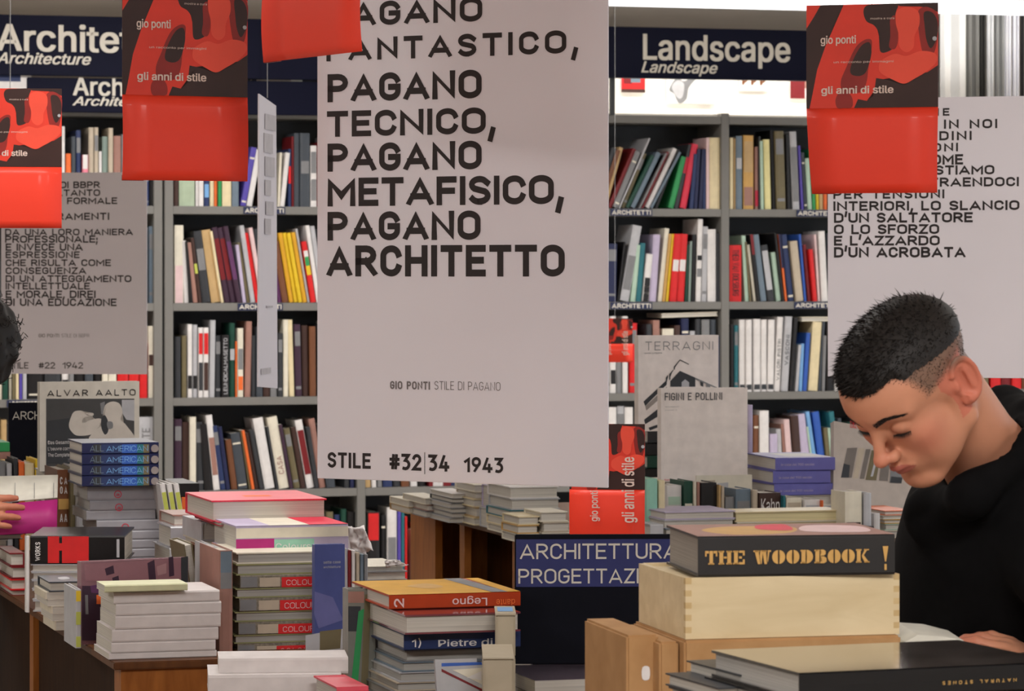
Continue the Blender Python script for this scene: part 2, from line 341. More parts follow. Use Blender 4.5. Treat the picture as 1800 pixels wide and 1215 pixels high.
# tall window bay with grey curtain panels, seen above the right poster
cw = empty('window_curtain', Matrix.Translation((2.02, 16.1, 0)) @ rz(T * .4), 'grey and white vertical blind panels before the bright window at far right', 'curtain')
strips = [(0, .12, (205, 206, 206)), (.125, .06, (120, 120, 118)), (.19, .025, (62, 62, 60)), (.225, .03, (226, 228, 230)), (.262, .045, (150, 152, 152)), (.31, .03, (245, 246, 255)), (.35, .028, (245, 246, 255)),
          (.39, .012, (70, 70, 72)), (.41, .09, (150, 152, 152)), (.505, .10, (140, 142, 142)), (.61, .1, (160, 160, 160)), (.715, .1, (210, 212, 216)), (.82, .1, (130, 132, 132))]
for x, wd, c in strips:
    n_ = 5; poly = [(x + wd*i/n_, .012*math.sin(i*2.1)) for i in range(n_+1)] + [(x + wd*(n_-i)/n_, .012*math.sin((n_-i)*2.1) + .006) for i in range(n_+1)]
    MB().prism(poly, .1, 2.8).build('blind_panel', mat('blind_%d_%d_%d' % c, .7, rgb=c, noise=.05, scale=8), cw)
MB().box(-.02, .95, -.03, .04, 2.8, 2.84).build('rail', mat('pale_grey'), cw)
# ---------------------------------------------------------------- the long wall of bookcases
W = Fr(Matrix.Translation((-2.079, 13.86, 0)) @ rz(T))     # front plane of the bookcases
ZS = [2.226, 1.826, 1.426, 1.035, .65, .25]                 # upper faces of the shelves
STEEL = mat('grey_steel', .5, rgb=(122, 120, 116), noise=.04, scale=8)
STEELD = mat('dark_steel', .6, rgb=(70, 72, 74), noise=.05, scale=8)
NAVY = mat('sign_navy', .6, .12, rgb=(12, 14, 36), noise=.05, scale=6)
LET = mat('sign_lettering', .6, rgb=(214, 208, 196), noise=.02)
def U(px): return W.hit(px, 480)[0]
def bookcase(posts, label, strips=(), top=True, back=STEELD):
    us = [U(p) for p in posts]; dep = .32
    r = empty('bookcase', W.M @ Matrix.Translation((us[0], 0, 0)), label, 'bookcase', 'grey steel bookcases')
    o = us[0]; us = [u - o for u in us]; pw = .036
    for i, u in enumerate(us):
        MB().box(u - pw/2, u + pw/2, 0, dep, 0, 2.24).build('upright', STEEL, r, bevel=.002)
    for a, b in zip(us[:-1], us[1:]):
        for k, z in enumerate(ZS):
            sh = MB().box(a + pw/2, b - pw/2, .002, dep - .012, z - .033, z).box(a+pw/2, b-pw/2, .30, dep-.012, z, z+.02).build('shelf', STEEL, r, bevel=.0015)
        MB().box(a + pw/2, b - pw/2, dep - .01, dep, .02, 2.23).build('back_panel', back, r)
        MB().box(a + pw/2, b - pw/2, .01, .03, 0, .21).build('plinth', STEELD, r)
    for (x0, x1, z) in strips:
        a, b = U(x0) - o, U(x1) - o
        s = MB().box(a, b, -.003, .0015, z - .031, z - .002).build('label_strip', mat('label_navy', .5, rgb=(34, 42, 76)), r)
        text(s, 'ARCHITETTI', a + .006, b - .006, z - .0265, z - .0065, LET, y=-.0036, bold=.025)
    return r
bookcase([-50, 278], 'grey steel bookcase at far left, left of the double upright', [(12, 70, ZS[3])])
bookcase([297, 635, 955], 'grey steel bookcase behind the large white poster', [(428, 501, ZS[1]), (418, 497, ZS[2])])
bookcase([957, 1275, 1600, 1925], 'grey steel bookcase under the Landscape sign', [(1073, 1146, ZS[1]), (1400, 1474, ZS[1]), (1073, 1146, ZS[2]), (1396, 1470, ZS[2])])

# ---- header signs standing on the bookcases
def header(px0, px1, z0, z1, label, v=-.06, texts=(), th=.05, name='header_sign'):
    a, b = U(px0), U(px1)
    r = empty(name, W.M @ Matrix.Translation((a, v, 0)), label, 'sign')
    MB().box(0, b - a, 0, th, z0, z1).build('board', NAVY, r, bevel=.003)
    for x in (.03, b - a - .05): MB().box(x, x + .02, th, th + .02, 2.226, z1 - .02).build('bracket', STEELD, r)
    fr = Fr(W.M @ Matrix.Translation((a, v, 0)))
    for (s, x0, x1, y0, y1, bo, sh) in texts:       # y0 cap top, y1 base line
        u0, zb = fr.hit(x0, y1); u1, zt = fr.hit(x1, y0)
        text(r, s, u0, u1, zb, zt, LET, bold=bo, shear=sh, name='lettering', y=-.002)
    return r
header(-160, 452, 2.352, 2.596, 'navy header sign reading Architettura, upper left', texts=[('Architettura', -6, 345, 49, 88, .03, 0), ('Architecture', -6, 160, 95, 111, .03, .3)])
header(430, 960, 2.352, 2.60, 'plain navy header board between the red cards and the large poster', v=-.05)
header(1060, 1640, 2.382, 2.60, 'navy header sign reading Landscape at upper right', texts=[('Landscape', 1130, 1389, 65, 104, .03, 0), ('Landscape', 1127, 1261, 110, 127, .03, .3)])
# lower, set-back navy sign
header(45, 560, 2.205, 2.345, 'lower navy sign with smaller Architettura lettering', v=-.035, th=.02, texts=[('Architettura', 128, 352, 139, 167, .03, 0), ('Architecture', 127, 293, 172, 185, .03, .3)], name='shelf_sign')
# lit display wall above the right bookcase with pictures
a, b = U(960), U(1640)
r = empty('display_wall', W.M @ Matrix.Translation((a, .25, 0)), 'white lit display wall above the bookcase, under the Landscape sign', 'display')
MB().box(0, b-a, 0, .02, 2.226, 2.56).build('board', mat('display_white', .6, rgb=(244, 240, 232), noise=.02, scale=6), r)
MB().box(0, b-a, -.2, 0, 2.228, 2.236).build('ledge', mat('display_white', .6), r)
def picture(x0, x1, y0, y1, label, polys, v=.235, border=None, zb=None, mount=None):
    fr = Fr(W.M @ Matrix.Translation((0, v, 0))); u0, zt = fr.hit(x0, y0); u1, z0 = fr.hit(x1, y1)
    if zb is not None: z0 = zb
    rr = empty('picture_print', W.M @ Matrix.Translation((u0, v, z0)), label, 'picture')
    w_, h_ = u1-u0, zt-z0
    MB().box(0, w_, 0, .008, 0, h_).build('mount', mount or mat('white'), rr)
    b_ = border or 0
    patch(rr, [([(b_ + p[0]*(w_-2*b_), b_ + p[1]*(h_-2*b_)) for p in pts], m) for pts, m in polys], y=-.0008, step=.0003)
    return rr
full = rect(0, 1, 0, 1)
picture(1092, 1134, 112, 163, 'small reddish photo print pinned under the word Landscape, leftmost', [(full, mat('red')), (rect(.1, .45, .3, .9), mat('dark_red')), (rect(.4, .8, .35, 1), mat('blue_grey')), (rect(0, 1, 0, .12), mat('dark_brown'))])
picture(1172, 1258, 100, 183, 'pencil drawing of a sloping form on white paper in the lit display', [(full, mat('paper_pale', .7, rgb=(222, 220, 216))), (spline([(.05,.3),(.2,.55),(.4,.5),(.8,.95),(1,1),(.75,.7),(.45,.35),(.4,.1),(.25,.0),(.15,.2)]), mat('grey')), (spline([(.1,.35),(.22,.5),(.35,.42),(.32,.15),(.22,.12)]), mat('pale_grey'))])
picture(1300, 1352, 112, 160, 'small dark print of tangled lines on white, right half of the lit display', [(full, mat('display_white', .6))] + [(spline([(.1+.1*k, .2+.1*(k%3)), (.18+.1*k, .3+.1*(k%3)), (.14+.1*k, .5+.05*(k%4)), (.08+.1*k, .36)]), mat('brown')) for k in range(8)])
picture(1389, 1440, 112, 174, 'small pinkish photo print beside the upper right red card', [(full, mat('pale_pink')), (rect(0, .5, 0, .6), mat('dark_red')), (rect(.5, .8, .3, .8), mat('brownish_pink'))])
picture(-30, 55, 96, 157, 'white framed dark photo below the Architettura sign at far left', [(full, mat('white')), (rect(.0, .78, .22, 1), mat('dark_blue')), (rect(.1, .5, .5, .9), mat('teal'))], v=-.03, mount=mat('white'))
picture(512, 600, 110, 199, 'white framed black picture partly hidden by the large poster', [(full, mat('cream_white', rgb=(240, 236, 220))), (rect(.22, 1, .26, 1), mat('black'))], v=-.02)
# tubes hidden behind the Landscape sign light the display
area('display_tube_light', tuple(W.M @ Vector((U(1340), .06, 2.54))), 1.5, .05, 4.5, (1, .97, .9), (math.radians(25), 0, T))

# ---------------------------------------------------------------- books on the shelves
def shelf_book(x0, x1, yt, dx, col, k, label, group, v=None, dep=None, band=None, name='book'):
    """x0,x1: foot of the spine in pixels; yt: its top; dx: how far the top leans"""
    zb = ZS[k]; v = .012 + random.random()*.02 if v is None else v
    fr = Fr(W.M @ Matrix.Translation((0, v, 0)))
    u0 = fr.hit(x0, 480)[0]; u1 = fr.hit(x1, 480)[0]
    zt = fr.hit((x0+x1)/2, yt)[1]; H = zt - zb - .0005; dm = dx * (u1-u0)/max(1e-6, x1-x0)
    th = math.atan2(dm, H); t = (u1-u0)*math.cos(th)*.97; h = (H - abs(t*math.sin(th)))/math.cos(th)
    dep = dep or random.uniform(.17, .235)
    R = Matrix.Rotation(th, 4, 'Y')
    if dx > 0: M = W.M @ Matrix.Translation((u1, v, zb + .0004)) @ R @ Matrix.Translation((-t, 0, 0))
    else: M = W.M @ Matrix.Translation((u0, v, zb + .0004)) @ R
    b = MB(); c = min(.003, t*.15); soft = t < .016
    # cover: rounded spine and two boards; the page block sits a little inside them
    bt = .0022 if not soft else .0006; inn = .003 if not soft else .0002
    b.prism([(0, c), (t*.25, 0), (t*.75, 0), (t, c), (t, .006), (0, .006)], 0, h)
    b.box(0, bt, .006, dep, 0, h).box(t-bt, t, .006, dep, 0, h)
    b.box(bt, t-bt, .006, dep-inn, inn, h-inn, 1)
    ms = [mat(col, .45), PAGE]
    if band:
        for (z0, z1, c2) in band:
            ms.append(mat(c2, .45)); b.box(t*.08, t*.92, -.0006, .001, h*z0, h*z1, len(ms)-1)
    o = b.build(name, ms, None, M)
    setp(o, label, 'book', group)
    o['_t'] = t; o['_h'] = h
    return o
def row(k, where, items, group=None, cols=None):
    n = len(items)
    for i, it in enumerate(items):
        x0, x1, yt, dx, col = it[:5]; band = it[5] if len(it) > 5 else None
        zf = W.hit((x0+x1)/2, yt)[1] - ZS[k]
        size = 'tall' if zf > .33 else ('short' if zf < .24 else '')
        thick = 'thick' if x1-x0 >= 15 else ('slim' if x1-x0 <= 7 else '')
        lean = (' leaning left' if dx < -8 else (' leaning right' if dx > 8 else ''))
        adj = ' '.join(x for x in (size, thick, col.replace('_', ' ')) if x)
        pos = 'leftmost' if i == 0 else ('last on the right' if i == n-1 else f'{ordn(i+1)} from left')
        lab = f'{adj} book{lean}, {pos}, {where}'
        if len(lab.split()) > 16: lab = f"{' '.join(x for x in (thick, col.replace('_', ' ')) if x)} book{lean}, {pos}, {where}"
        if len(lab.split()) > 16: lab = f"{col.replace('_', ' ')} book{lean}, {pos}, {where}"
        o = shelf_book(x0, x1, yt, dx, col, k, lab, 'books, ' + where, band=band)
        if len(it) > 6 and it[6]:
            s, z0, z1, tc = it[6]; t, h = o['_t'], o['_h']
            text(o, s, t*.22, t*.78, h*z0, h*z1, mat(tc), y=-.0012, rot=90 if len(it) < 8 else it[7], bold=.01)
        del o['_t'], o['_h']
def run(x0, seq, base_dx=0):
    """seq: (width, ytop, colour[, dx, band, text]) laid side by side from x0"""
    out = []; x = x0
    for s in seq:
        w_, yt, c = s[:3]; dx = s[3] if len(s) > 3 and s[3] is not None else base_dx
        if c: out.append((x, x+w_, yt, dx, c) + tuple(s[4:]))
        x += w_ + .4
    return out
L1 = [(.06, .09, 'ivory'), (.8, .83, 'ivory')]
D1 = [(.1, .14, 'grey'), (.7, .9, 'grey')]
BW = [(.12, .3, 'black')]
# top shelf
row(1, 'top shelf left of the double upright', [(70,78,235,0,'navy'),(79,92,240,0,'grey'),(93,107,236,0,'dark_brown'),(109,114,222,0,'white'),(116,125,270,0,'orange'),(126,133,240,0,'slate'),(134,142,229,0,'dark_blue',D1),(145,155,272,0,'pink',[(.72,1,'white')]),(156,165,224,0,'beige'),(166,173,224,0,'beige',D1),(174,179,266,0,'white'),(180,190,240,0,'grey_green'),(191,199,225,0,'beige'),(200,213,239,0,'brownish_pink'),(214,228,236,0,'grey'),(229,240,240,0,'slate'),(241,250,232,0,'dark_grey'),(252,262,300,0,'dark_blue',D1),(263,270,296,0,'black')])
row(1, 'top shelf right of the double upright', [(306,314,300,0,'dark_brown'),(315,343,268,0,'sage_green'),(344,349,276,0,'white'),(350,358,272,0,'white'),(359,368,285,0,'dark_blue',[(.2,.5,'light_blue')]),(369,376,290,0,'cream'),(376.5,382,290,0,'orange'),(384,390,280,0,'green'),(391,407,284,0,'cream'),(408,420,270,0,'blue_grey'),(422,432,258,20,'violet',L1),(433,443,262,18,'white'),(455,463,262,14,'dark_brown'),(464,474,258,0,'olive'),(475,487,268,0,'dark_grey'),(488,492,268,4,'ivory'),(492.5,500,268,10,'white'),(507,512,262,0,'dark_blue',[(.4,.7,'red')]),(513,517,240,0,'dark_red'),(517.5,527,234,0,'slate'),(528,545,234,0,'slate',[(.45,.62,'grey')]),(546,557,256,0,'white',[(.1,.45,'grey'),(.55,.9,'grey')]),(558,570,250,0,'dark_red'),(571,590,240,0,'grey')])
row(1, 'top shelf right of the large poster', [(1040,1050,258,36,'dark_grey'),(1050,1058,262,34,'brown'),(1059,1066,258,30,'tan'),(1067,1075,260,46,'dark_red'),(1076,1086,264,42,'grey',L1),(1087,1090,242,54,'pale_grey'),(1091,1098,268,40,'olive',D1),(1099,1106,272,46,'dark_green'),(1107,1116,266,48,'blue_grey'),(1117,1122,272,50,'black'),(1122.5,1126,268,48,'grey'),(1127,1131,266,46,'dark_red'),(1132,1141,259,52,'white'),(1142,1147,266,52,'blue_grey'),(1151,1156,262,40,'black'),(1174,1184,274,24,'green'),(1185,1193,253,26,'dark_grey',[(.55,.8,'crimson')]),(1195,1206,252,22,'rose_red'),(1212,1219,270,8,'dark_blue'),(1220,1226,262,6,'navy'),(1228,1234,262,6,'navy'),(1235,1241,262,2,'dark_blue'),(1242,1247,242,0,'pale_pink'),(1247.5,1266,242,0,'cream')])
row(1, 'top shelf left of the upper right card', [(1283,1289,242,0,'cream'),(1290,1293.5,243,0,'tan'),(1294,1305,239,0,'blue_grey',[(.55,.7,'pale_grey')]),(1307,1325,238,0,'gold',[(.05,.3,'brownish_pink'),(.5,.92,'tan')]),(1327,1333,258,0,'brownish_pink',[(.05,.3,'crimson')]),(1334,1337,240,0,'dark_grey'),(1338,1343,248,-2,'pale_green'),(1345,1356,245,-3,'pale_yellow'),(1358,1365,229,-4,'black'),(1366,1382,230,-4,'olive',D1),(1384,1390,236,-3,'black'),(1394,1406,231,-6,'pale_grey',[(.1,.8,'grey')]),(1409,1413,256,-6,'violet'),(1414,1420,268,-6,'slate',L1),(1421,1428,278,-5,'pale_green'),(1429,1434,262,-4,'green'),(1435,1440,270,-3,'yellow'),(1441,1447,268,-2,'tan'),(1448,1454,270,0,'orange'),(1456,1470,250,0,'grey'),(1472,1490,262,0,'dark_blue')])
# second shelf
row(2, 'second shelf left of the double upright', [(-30,-18,420,0,'grey'),(-17,-5,410,0,'dark_red'),(240,251,405,0,'dark_green'),(252,261,400,0,'slate'),(262,272,398,0,'blue_grey',D1)])
row(2, 'second shelf right of the double upright', [(307,323,396,0,'ivory',[(0,.48,'pale_pink')]),(324,332,423,-5,'white'),(334,339.5,424,-8,'black'),(340,348,426,-12,'brownish_pink'),(349,355,418,-14,'dark_brown',[(.45,.6,'lime')]),(356,371,405,-16,'dark_grey',[(.45,.75,'grey')]),(372,388,403,-18,'tan'),(389,393.5,406,-20,'cream'),(395,405,399,-23,'dark_purple',[(.3,.85,'dark_red')]),(406,416,399,-24,'dark_purple',[(.3,.85,'dark_red')]),(417,426,397,-25,'dark_purple',[(.3,.8,'purple')]),(427,433,430,-13,'lilac'),(434,440,426,-17,'olive'),(441,449,396,-20,'pale_grey'),(450,458,409,-22,'red'),(459,466,400,-22,'pale_pink'),(467,476,402,-22,'dark_grey'),(477,488,405,-20,'grey'),(489,496,420,-12,'purple'),(497,508,424,-18,'brown'),(509,516,409,-20,'golden'),(517,524,409,-21,'yellow'),(525,532,409,-21,'yellow'),(533,540,408,-21,'golden'),(541,545,402,-22,'pale_grey'),(547,556,424,-17,'red',[(.45,.6,'yellow'),(.6,.75,'green'),(.75,.85,'white')]),(557,564,396,-20,'white'),(565,573,397,-20,'pale_grey'),(574,590,402,-18,'dark_grey')])
row(2, 'second shelf right of the large poster', [(1045,1060,428,0,'slate'),(1062,1083,428,2,'navy',D1),(1085,1088,425,12,'black'),(1089,1105,395,24,'pale_grey',[(.15,.6,'grey')]),(1108,1117,430,10,'pale_green'),(1118,1127,427,8,'teal'),(1129,1140,446,8,'white',[(.0,.5,'black'),(.15,.2,'white'),(.3,.34,'white')]),(1141,1153,412,8,'lilac'),(1156,1164,401,13,'ivory'),(1165,1169,411,12,'gold'),(1170,1175,411,11,'yellow'),(1177,1189,411,9,'red',[(.45,.62,'white')]),(1190,1202,411,7,'red',[(.45,.62,'white')]),(1203,1209,430,4,'dark_green'),(1210,1214,424,3,'grey_green'),(1215,1222,412,2,'black'),(1223,1232,385,4,'white',[(.3,.4,'grey'),(.5,.56,'black')]),(1233,1242,398,3,'pale_grey',D1),(1244,1259,403,0,'white'),(1260,1266,410,0,'dark_grey')])
row(2, 'second shelf left of the Acrobata poster', [(1283,1304,431,0,'red',None,('THEO VAN DOESBURG',.1,.92,'black'),270),(1310,1317,414,-6,'pale_green'),(1318,1321,425,-8,'olive'),(1325,1330,430,-12,'ivory'),(1331,1337,412,-13,'black',[(.7,1,'dark_red')]),(1338,1348,412,-14,'blue_grey'),(1350,1362,430,-13,'dark_grey',[(.2,.9,'pale_grey')]),(1365,1374,443,-10,'pale_green'),(1375,1379,410,-14,'black'),(1380,1384,412,-12,'orange',[(.5,1,'navy')]),(1386,1396,412,-13,'dark_blue',L1),(1400,1413,423,-11,'beige'),(1414,1418,412,-10,'blue'),(1420,1426,430,-9,'dark_red'),(1430,1437,438,-8,'red'),(1438,1442,412,-7,'pale_pink'),(1445,1456,406,-6,'white'),(1458,1470,410,-4,'slate'),(1472,1486,405,0,'dark_green')])
# third shelf
row(3, 'third shelf left of the double upright', [(-12,-3,640,0,'grey'),(-2,4,650,0,'ivory'),(5,14,655,0,'dark_green'),(16,21,600,0,'ivory'),(22,27,610,0,'olive'),(28,33,605,0,'cream'),(34,39,612,0,'violet'),(40,47,604,0,'pale_grey'),(49,78,598,0,'black',L1),(79,107,600,0,'dark_grey'),(109,121,590,0,'white',BW),(122,130,594,0,'grey'),(132,149,604,0,'black',L1),(150,164,600,0,'slate'),(166,178,590,0,'black'),(180,190,598,0,'ivory'),(191,205,596,0,'ivory'),(207,226,600,0,'red',L1),(227,245,602,0,'red',L1),(246,259,604,0,'red'),(261,273,573,0,'ivory',[(.45,.6,'dark_brown')])])
row(3, 'third shelf right of the double upright', [(308,318,592,0,'dark_grey'),(320,328,590,0,'olive'),(330,338,570,0,'white',BW),(339,347,571,0,'pale_grey',BW),(349,357,576,0,'white',[(.62,.92,'red'),(.1,.5,'dark_grey')]),(358,367,576,0,'white',[(.62,.92,'red'),(.1,.5,'dark_brown')]),(368,377,563,2,'pale_grey'),(379,388,590,0,'dark_grey',D1),(390,403,589,0,'black',None,('LEUNDICALMASETTO',.05,.95,'pale_grey')),(404,413,568,0,'dark_green',[(.5,.65,'pale_grey')]),(414,417,600,0,'orange'),(418,428,577,0,'ivory',[(.1,.3,'orange'),(.4,.7,'grey')]),(430,440,565,3,'brownish_pink'),(442,450,590,0,'dark_grey'),(451,462,575,0,'slate'),(463,475,580,0,'dark_brown'),(476,487,570,0,'grey'),(489,497,586,0,'dark_grey',D1),(498.5,507,562,0,'ivory'),(509,518,562,-4,'cream'),(520,531,570,-3,'dark_purple',D1),(532,543,572,-2,'dark_brown'),(545,556,574,-1,'brown'),(558,572,570,0,'dark_grey'),(574,590,566,0,'ivory')])
row(3, 'third shelf right of the large poster', [(1052,1062,570,0,'white'),(1064,1072,560,0,'pale_grey',D1),(1073,1083,556,0,'white',BW),(1084,1093,562,0,'grey',D1),(1095,1104,556,0,'white'),(1106,1118,568,2,'red',D1),(1120,1135,590,0,'black'),(1137,1146,570,0,'dark_grey'),(1148,1160,563,0,'brownish_pink'),(1165,1185,578,0,'ivory'),(1186,1196,572,0,'dark_brown'),(1198,1211,560,0,'navy',L1),(1213,1222,582,0,'pale_grey'),(1223,1232,561,0,'dark_grey'),(1234,1248,562,0,'grey'),(1249,1259,562,0,'slate'),(1260,1266,592,0,'dark_blue')])
VB = [(.03,.1,'dark_grey')]
row(3, 'third shelf beside the reading man', [(1284,1290,570,0,'black'),(1291,1298,572,0,'teal',D1),(1300,1310,562,0,'white',VB),(1312,1322,562,0,'white',VB),(1325,1337,561,0,'white',VB),(1338,1348,562,0,'white',VB),(1349,1360,562,2,'white',VB),(1361,1371,557,6,'white',None,('VALORI PISTRI',.15,.7,'dark_grey')),(1373,1385,556,8,'pale_grey',None,('VASCONI',.35,.75,'dark_grey')),(1387,1394,558,9,'black'),(1398,1403,606,6,'pale_grey'),(1404,1410,604,4,'light_blue'),(1411,1418,585,7,'blue'),(1421,1437,565,8,'cream'),(1438,1443,562,8,'slate'),(1445,1450,590,3,'grey'),(1453,1466,566,0,'black'),(1468,1482,560,0,'white',BW),(1484,1499,566,0,'teal'),(1500,1516,574,0,'dark_red')])
row(3, 'third shelf behind the man\'s collar', [(1690,1706,660,0,'dark_green'),(1708,1722,655,0,'slate'),(1726,1738,659,0,'olive'),(1742,1760,656,0,'red'),(1761,1779,658,0,'dark_red'),(1780,1796,656,0,'red'),(1797,1812,656,0,'brown')])
# fourth shelf
row(4, 'fourth shelf left of the double upright', [(-20,-10,745,0,'brown'),(-9,1,740,0,'gold'),(2,12,738,0,'tan',[(.25,.4,'teal')]),(13,22,745,0,'dark_grey'),(228,240,745,0,'slate'),(244,270,733,0,'pale_grey',None,('ARTE',.55,.85,'grey'))])
row(4, 'fourth shelf right of the double upright', [(307,320,737,0,'dark_purple',D1),(321,333,742,0,'dark_brown'),(334,345,733,0,'ivory'),(347,359,742,-3,'dark_grey',D1),(360,374,745,-8,'black'),(376,387,729,-14,'white',[(.2,.7,'brownish_pink')]),(388,397,748,-15,'dark_blue',D1),(398,405,750,-15,'navy'),(407,418,772,-11,'brown'),(419,436,760,-14,'slate',L1),(438,442,756,-16,'olive'),(443,448,756,-18,'orange'),(449,456,760,-18,'dark_brown'),(457,464,755,-19,'dark_grey'),(466,484,733,-22,'white'),(486,490,750,-18,'dark_grey'),(491,509,731,-22,'ivory',None,('CASA',.2,.45,'brownish_pink')),(510,516,746,-20,'dark_purple'),(517,528,752,-19,'olive',D1),(529,538,750,-18,'dark_brown'),(540,553,737,-22,'white',[(.2,.85,'dark_red')]),(554,561,750,-16,'dark_grey'),(562,573,735,-20,'brownish_pink'),(575,590,745,-15,'slate')])
row(4, 'fourth shelf under the large poster', [(606,614,760,0,'dark_grey'),(616,623,765,0,'navy'),(640,652,760,-4,'tan'),(654,662,752,-5,'white'),(664,672,760,-4,'grey',D1),(674,690,755,-4,'dark_blue'),(692,704,756,-6,'dark_grey'),(706,720,760,-3,'brown'),(722,734,752,-5,'white'),(736,748,758,-4,'black')])
row(4, 'fourth shelf right of the large poster', [(1040,1055,735,0,'pale_grey'),(1058,1069,712,0,'white',BW),(1070,1084,716,0,'white',BW),(1085,1098,714,0,'pale_grey',D1),(1099,1113,716,0,'white')])
row(4, 'fourth shelf beside the violet stack', [(1284,1296,720,0,'grey'),(1298,1313,725,0,'dark_grey'),(1315,1323,712,0,'pale_grey'),(1325,1334,730,0,'brown',L1),(1336,1352,722,0,'white'),(1354,1367,763,0,'lilac'),(1369,1377,754,-4,'pale_grey'),(1379,1384,745,-6,'brownish_pink'),(1386,1396,737,-8,'pale_pink'),(1398,1412,730,-8,'dark_brown'),(1414,1429,727,-14,'lilac'),(1430,1433,750,-12,'pale_green'),(1434,1441,723,-18,'light_blue'),(1443,1455,723,-15,'blue'),(1456,1463,752,-8,'olive'),(1464,1469,752,-9,'pale_green'),(1470,1479,723,-13,'teal',L1),(1481,1488,735,-9,'slate'),(1491,1496,748,-8,'pale_yellow'),(1498,1505,742,-8,'dark_green'),(1507,1518,735,-4,'dark_grey')])
# fifth shelf
row(5, 'fifth shelf under the large poster', [(600,609,895,0,'dark_green'),(611,625,900,0,'black'),(640,645,905,0,'dark_green'),(646,668,900,0,'black',[(.6,.98,'red')]),(670,678,905,0,'black',L1),(681,698,892,0,'white',[(.3,.6,'grey')]),(699.5,705,895,0,'violet'),(705.5,711,895,0,'teal'),(712,716,908,0,'red')])
row(5, 'fifth shelf behind the table stacks', [(560,572,905,0,'dark_grey'),(574,586,900,0,'olive'),(588,598,905,0,'dark_blue')])
# books lying flat on top of the rows
def lying(x0, x1, yt, yb, col, label, tilt=0, v=.02, k=3):
    fr = Fr(W.M @ Matrix.Translation((0, v, 0))); u0, zb = fr.hit(x0, yb); u1, zt = fr.hit(x1, yt)
    t = zt - zb; b = MB(); L = u1-u0
    b.box(0, L, 0, .2, 0, .003).box(0, L, 0, .2, t-.003, t).box(0, L, .197, .2, .003, t-.003).box(.003, L-.003, .004, .197, .003, t-.003, 1)
    o = b.build('book', [mat(col), PAGE], None, W.M @ Matrix.Translation((u0, v, zb)) @ Matrix.Rotation(tilt, 4, 'Y'))
    setp(o, label, 'book', 'books lying on the shelf rows')
lying(1163, 1262, 551, 559, 'ivory', 'white magazine lying across the books behind the Terragni cover', -.03)
lying(1409, 1466, 557, 565, 'ivory', 'white book lying flat on the books above the reading man\'s hair')
# ---------------------------------------------------------------- tables (wooden islands with open compartments)
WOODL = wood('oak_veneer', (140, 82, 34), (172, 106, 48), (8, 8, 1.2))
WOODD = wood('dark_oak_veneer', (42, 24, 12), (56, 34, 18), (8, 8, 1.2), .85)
WOODM = wood('mid_oak_veneer', (84, 50, 26), (108, 66, 34), (8, 8, 1.2))
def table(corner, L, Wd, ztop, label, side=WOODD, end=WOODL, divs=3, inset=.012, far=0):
    """corner: near left corner; Wd along the shelves, L away from the viewer"""
    r = empty('display_table', Matrix.Translation((corner[0], corner[1], 0)) @ rz(T), label, 'table')
    MB().box(0, Wd, 0, L, ztop - .014, ztop).build('table_top', WOODM, r, bevel=.002)
    MB().box(.015, Wd - .015, .012, .032, .06, ztop - .014).build('end_panel', end, r)
    MB().box(.015, Wd - .015, L - .032, L - .012, .06, ztop - .014).build('end_panel', end, r)
    n = divs
    for s in (0, 1):
        x0 = .015 if s == 0 else Wd - .035
        for k in range(n + 1):
            y = .032 + (L - .064 - .05) * k / n
            MB().box(x0, x0 + .02, y, y + .05, .06, ztop - .014).build('post', end, r)
        for k in range(n):
            y = .032 + (L - .064 - .05) * k / n + .05; y2 = .032 + (L - .064 - .05) * (k + 1) / n
            xi = x0 + (inset if s == 0 else -inset)
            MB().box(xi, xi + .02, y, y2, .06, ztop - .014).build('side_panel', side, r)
            if inset > .1: MB().box(min(x0, xi), max(x0, xi) + .02, y, y2, .06, .09).build('compartment_floor', side, r)
        if far: MB().box(x0 - .001, x0 + .021, L - .032 - far, L - .032, .06, ztop - .014).build('side_panel', end, r)
    MB().box(.06, Wd - .06, .06, L - .06, 0, .06).build('plinth', mat('black'), r)
    return r
Z1, Z2, Z3 = .85, .85, .80
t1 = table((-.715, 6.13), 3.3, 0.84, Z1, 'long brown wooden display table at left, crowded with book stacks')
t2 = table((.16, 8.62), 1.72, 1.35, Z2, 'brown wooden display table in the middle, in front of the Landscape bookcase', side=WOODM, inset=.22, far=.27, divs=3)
t3 = table((-.62, 3.55), 2.25, 1.5, Z3, 'near wooden display table carrying the Woodbook stack')

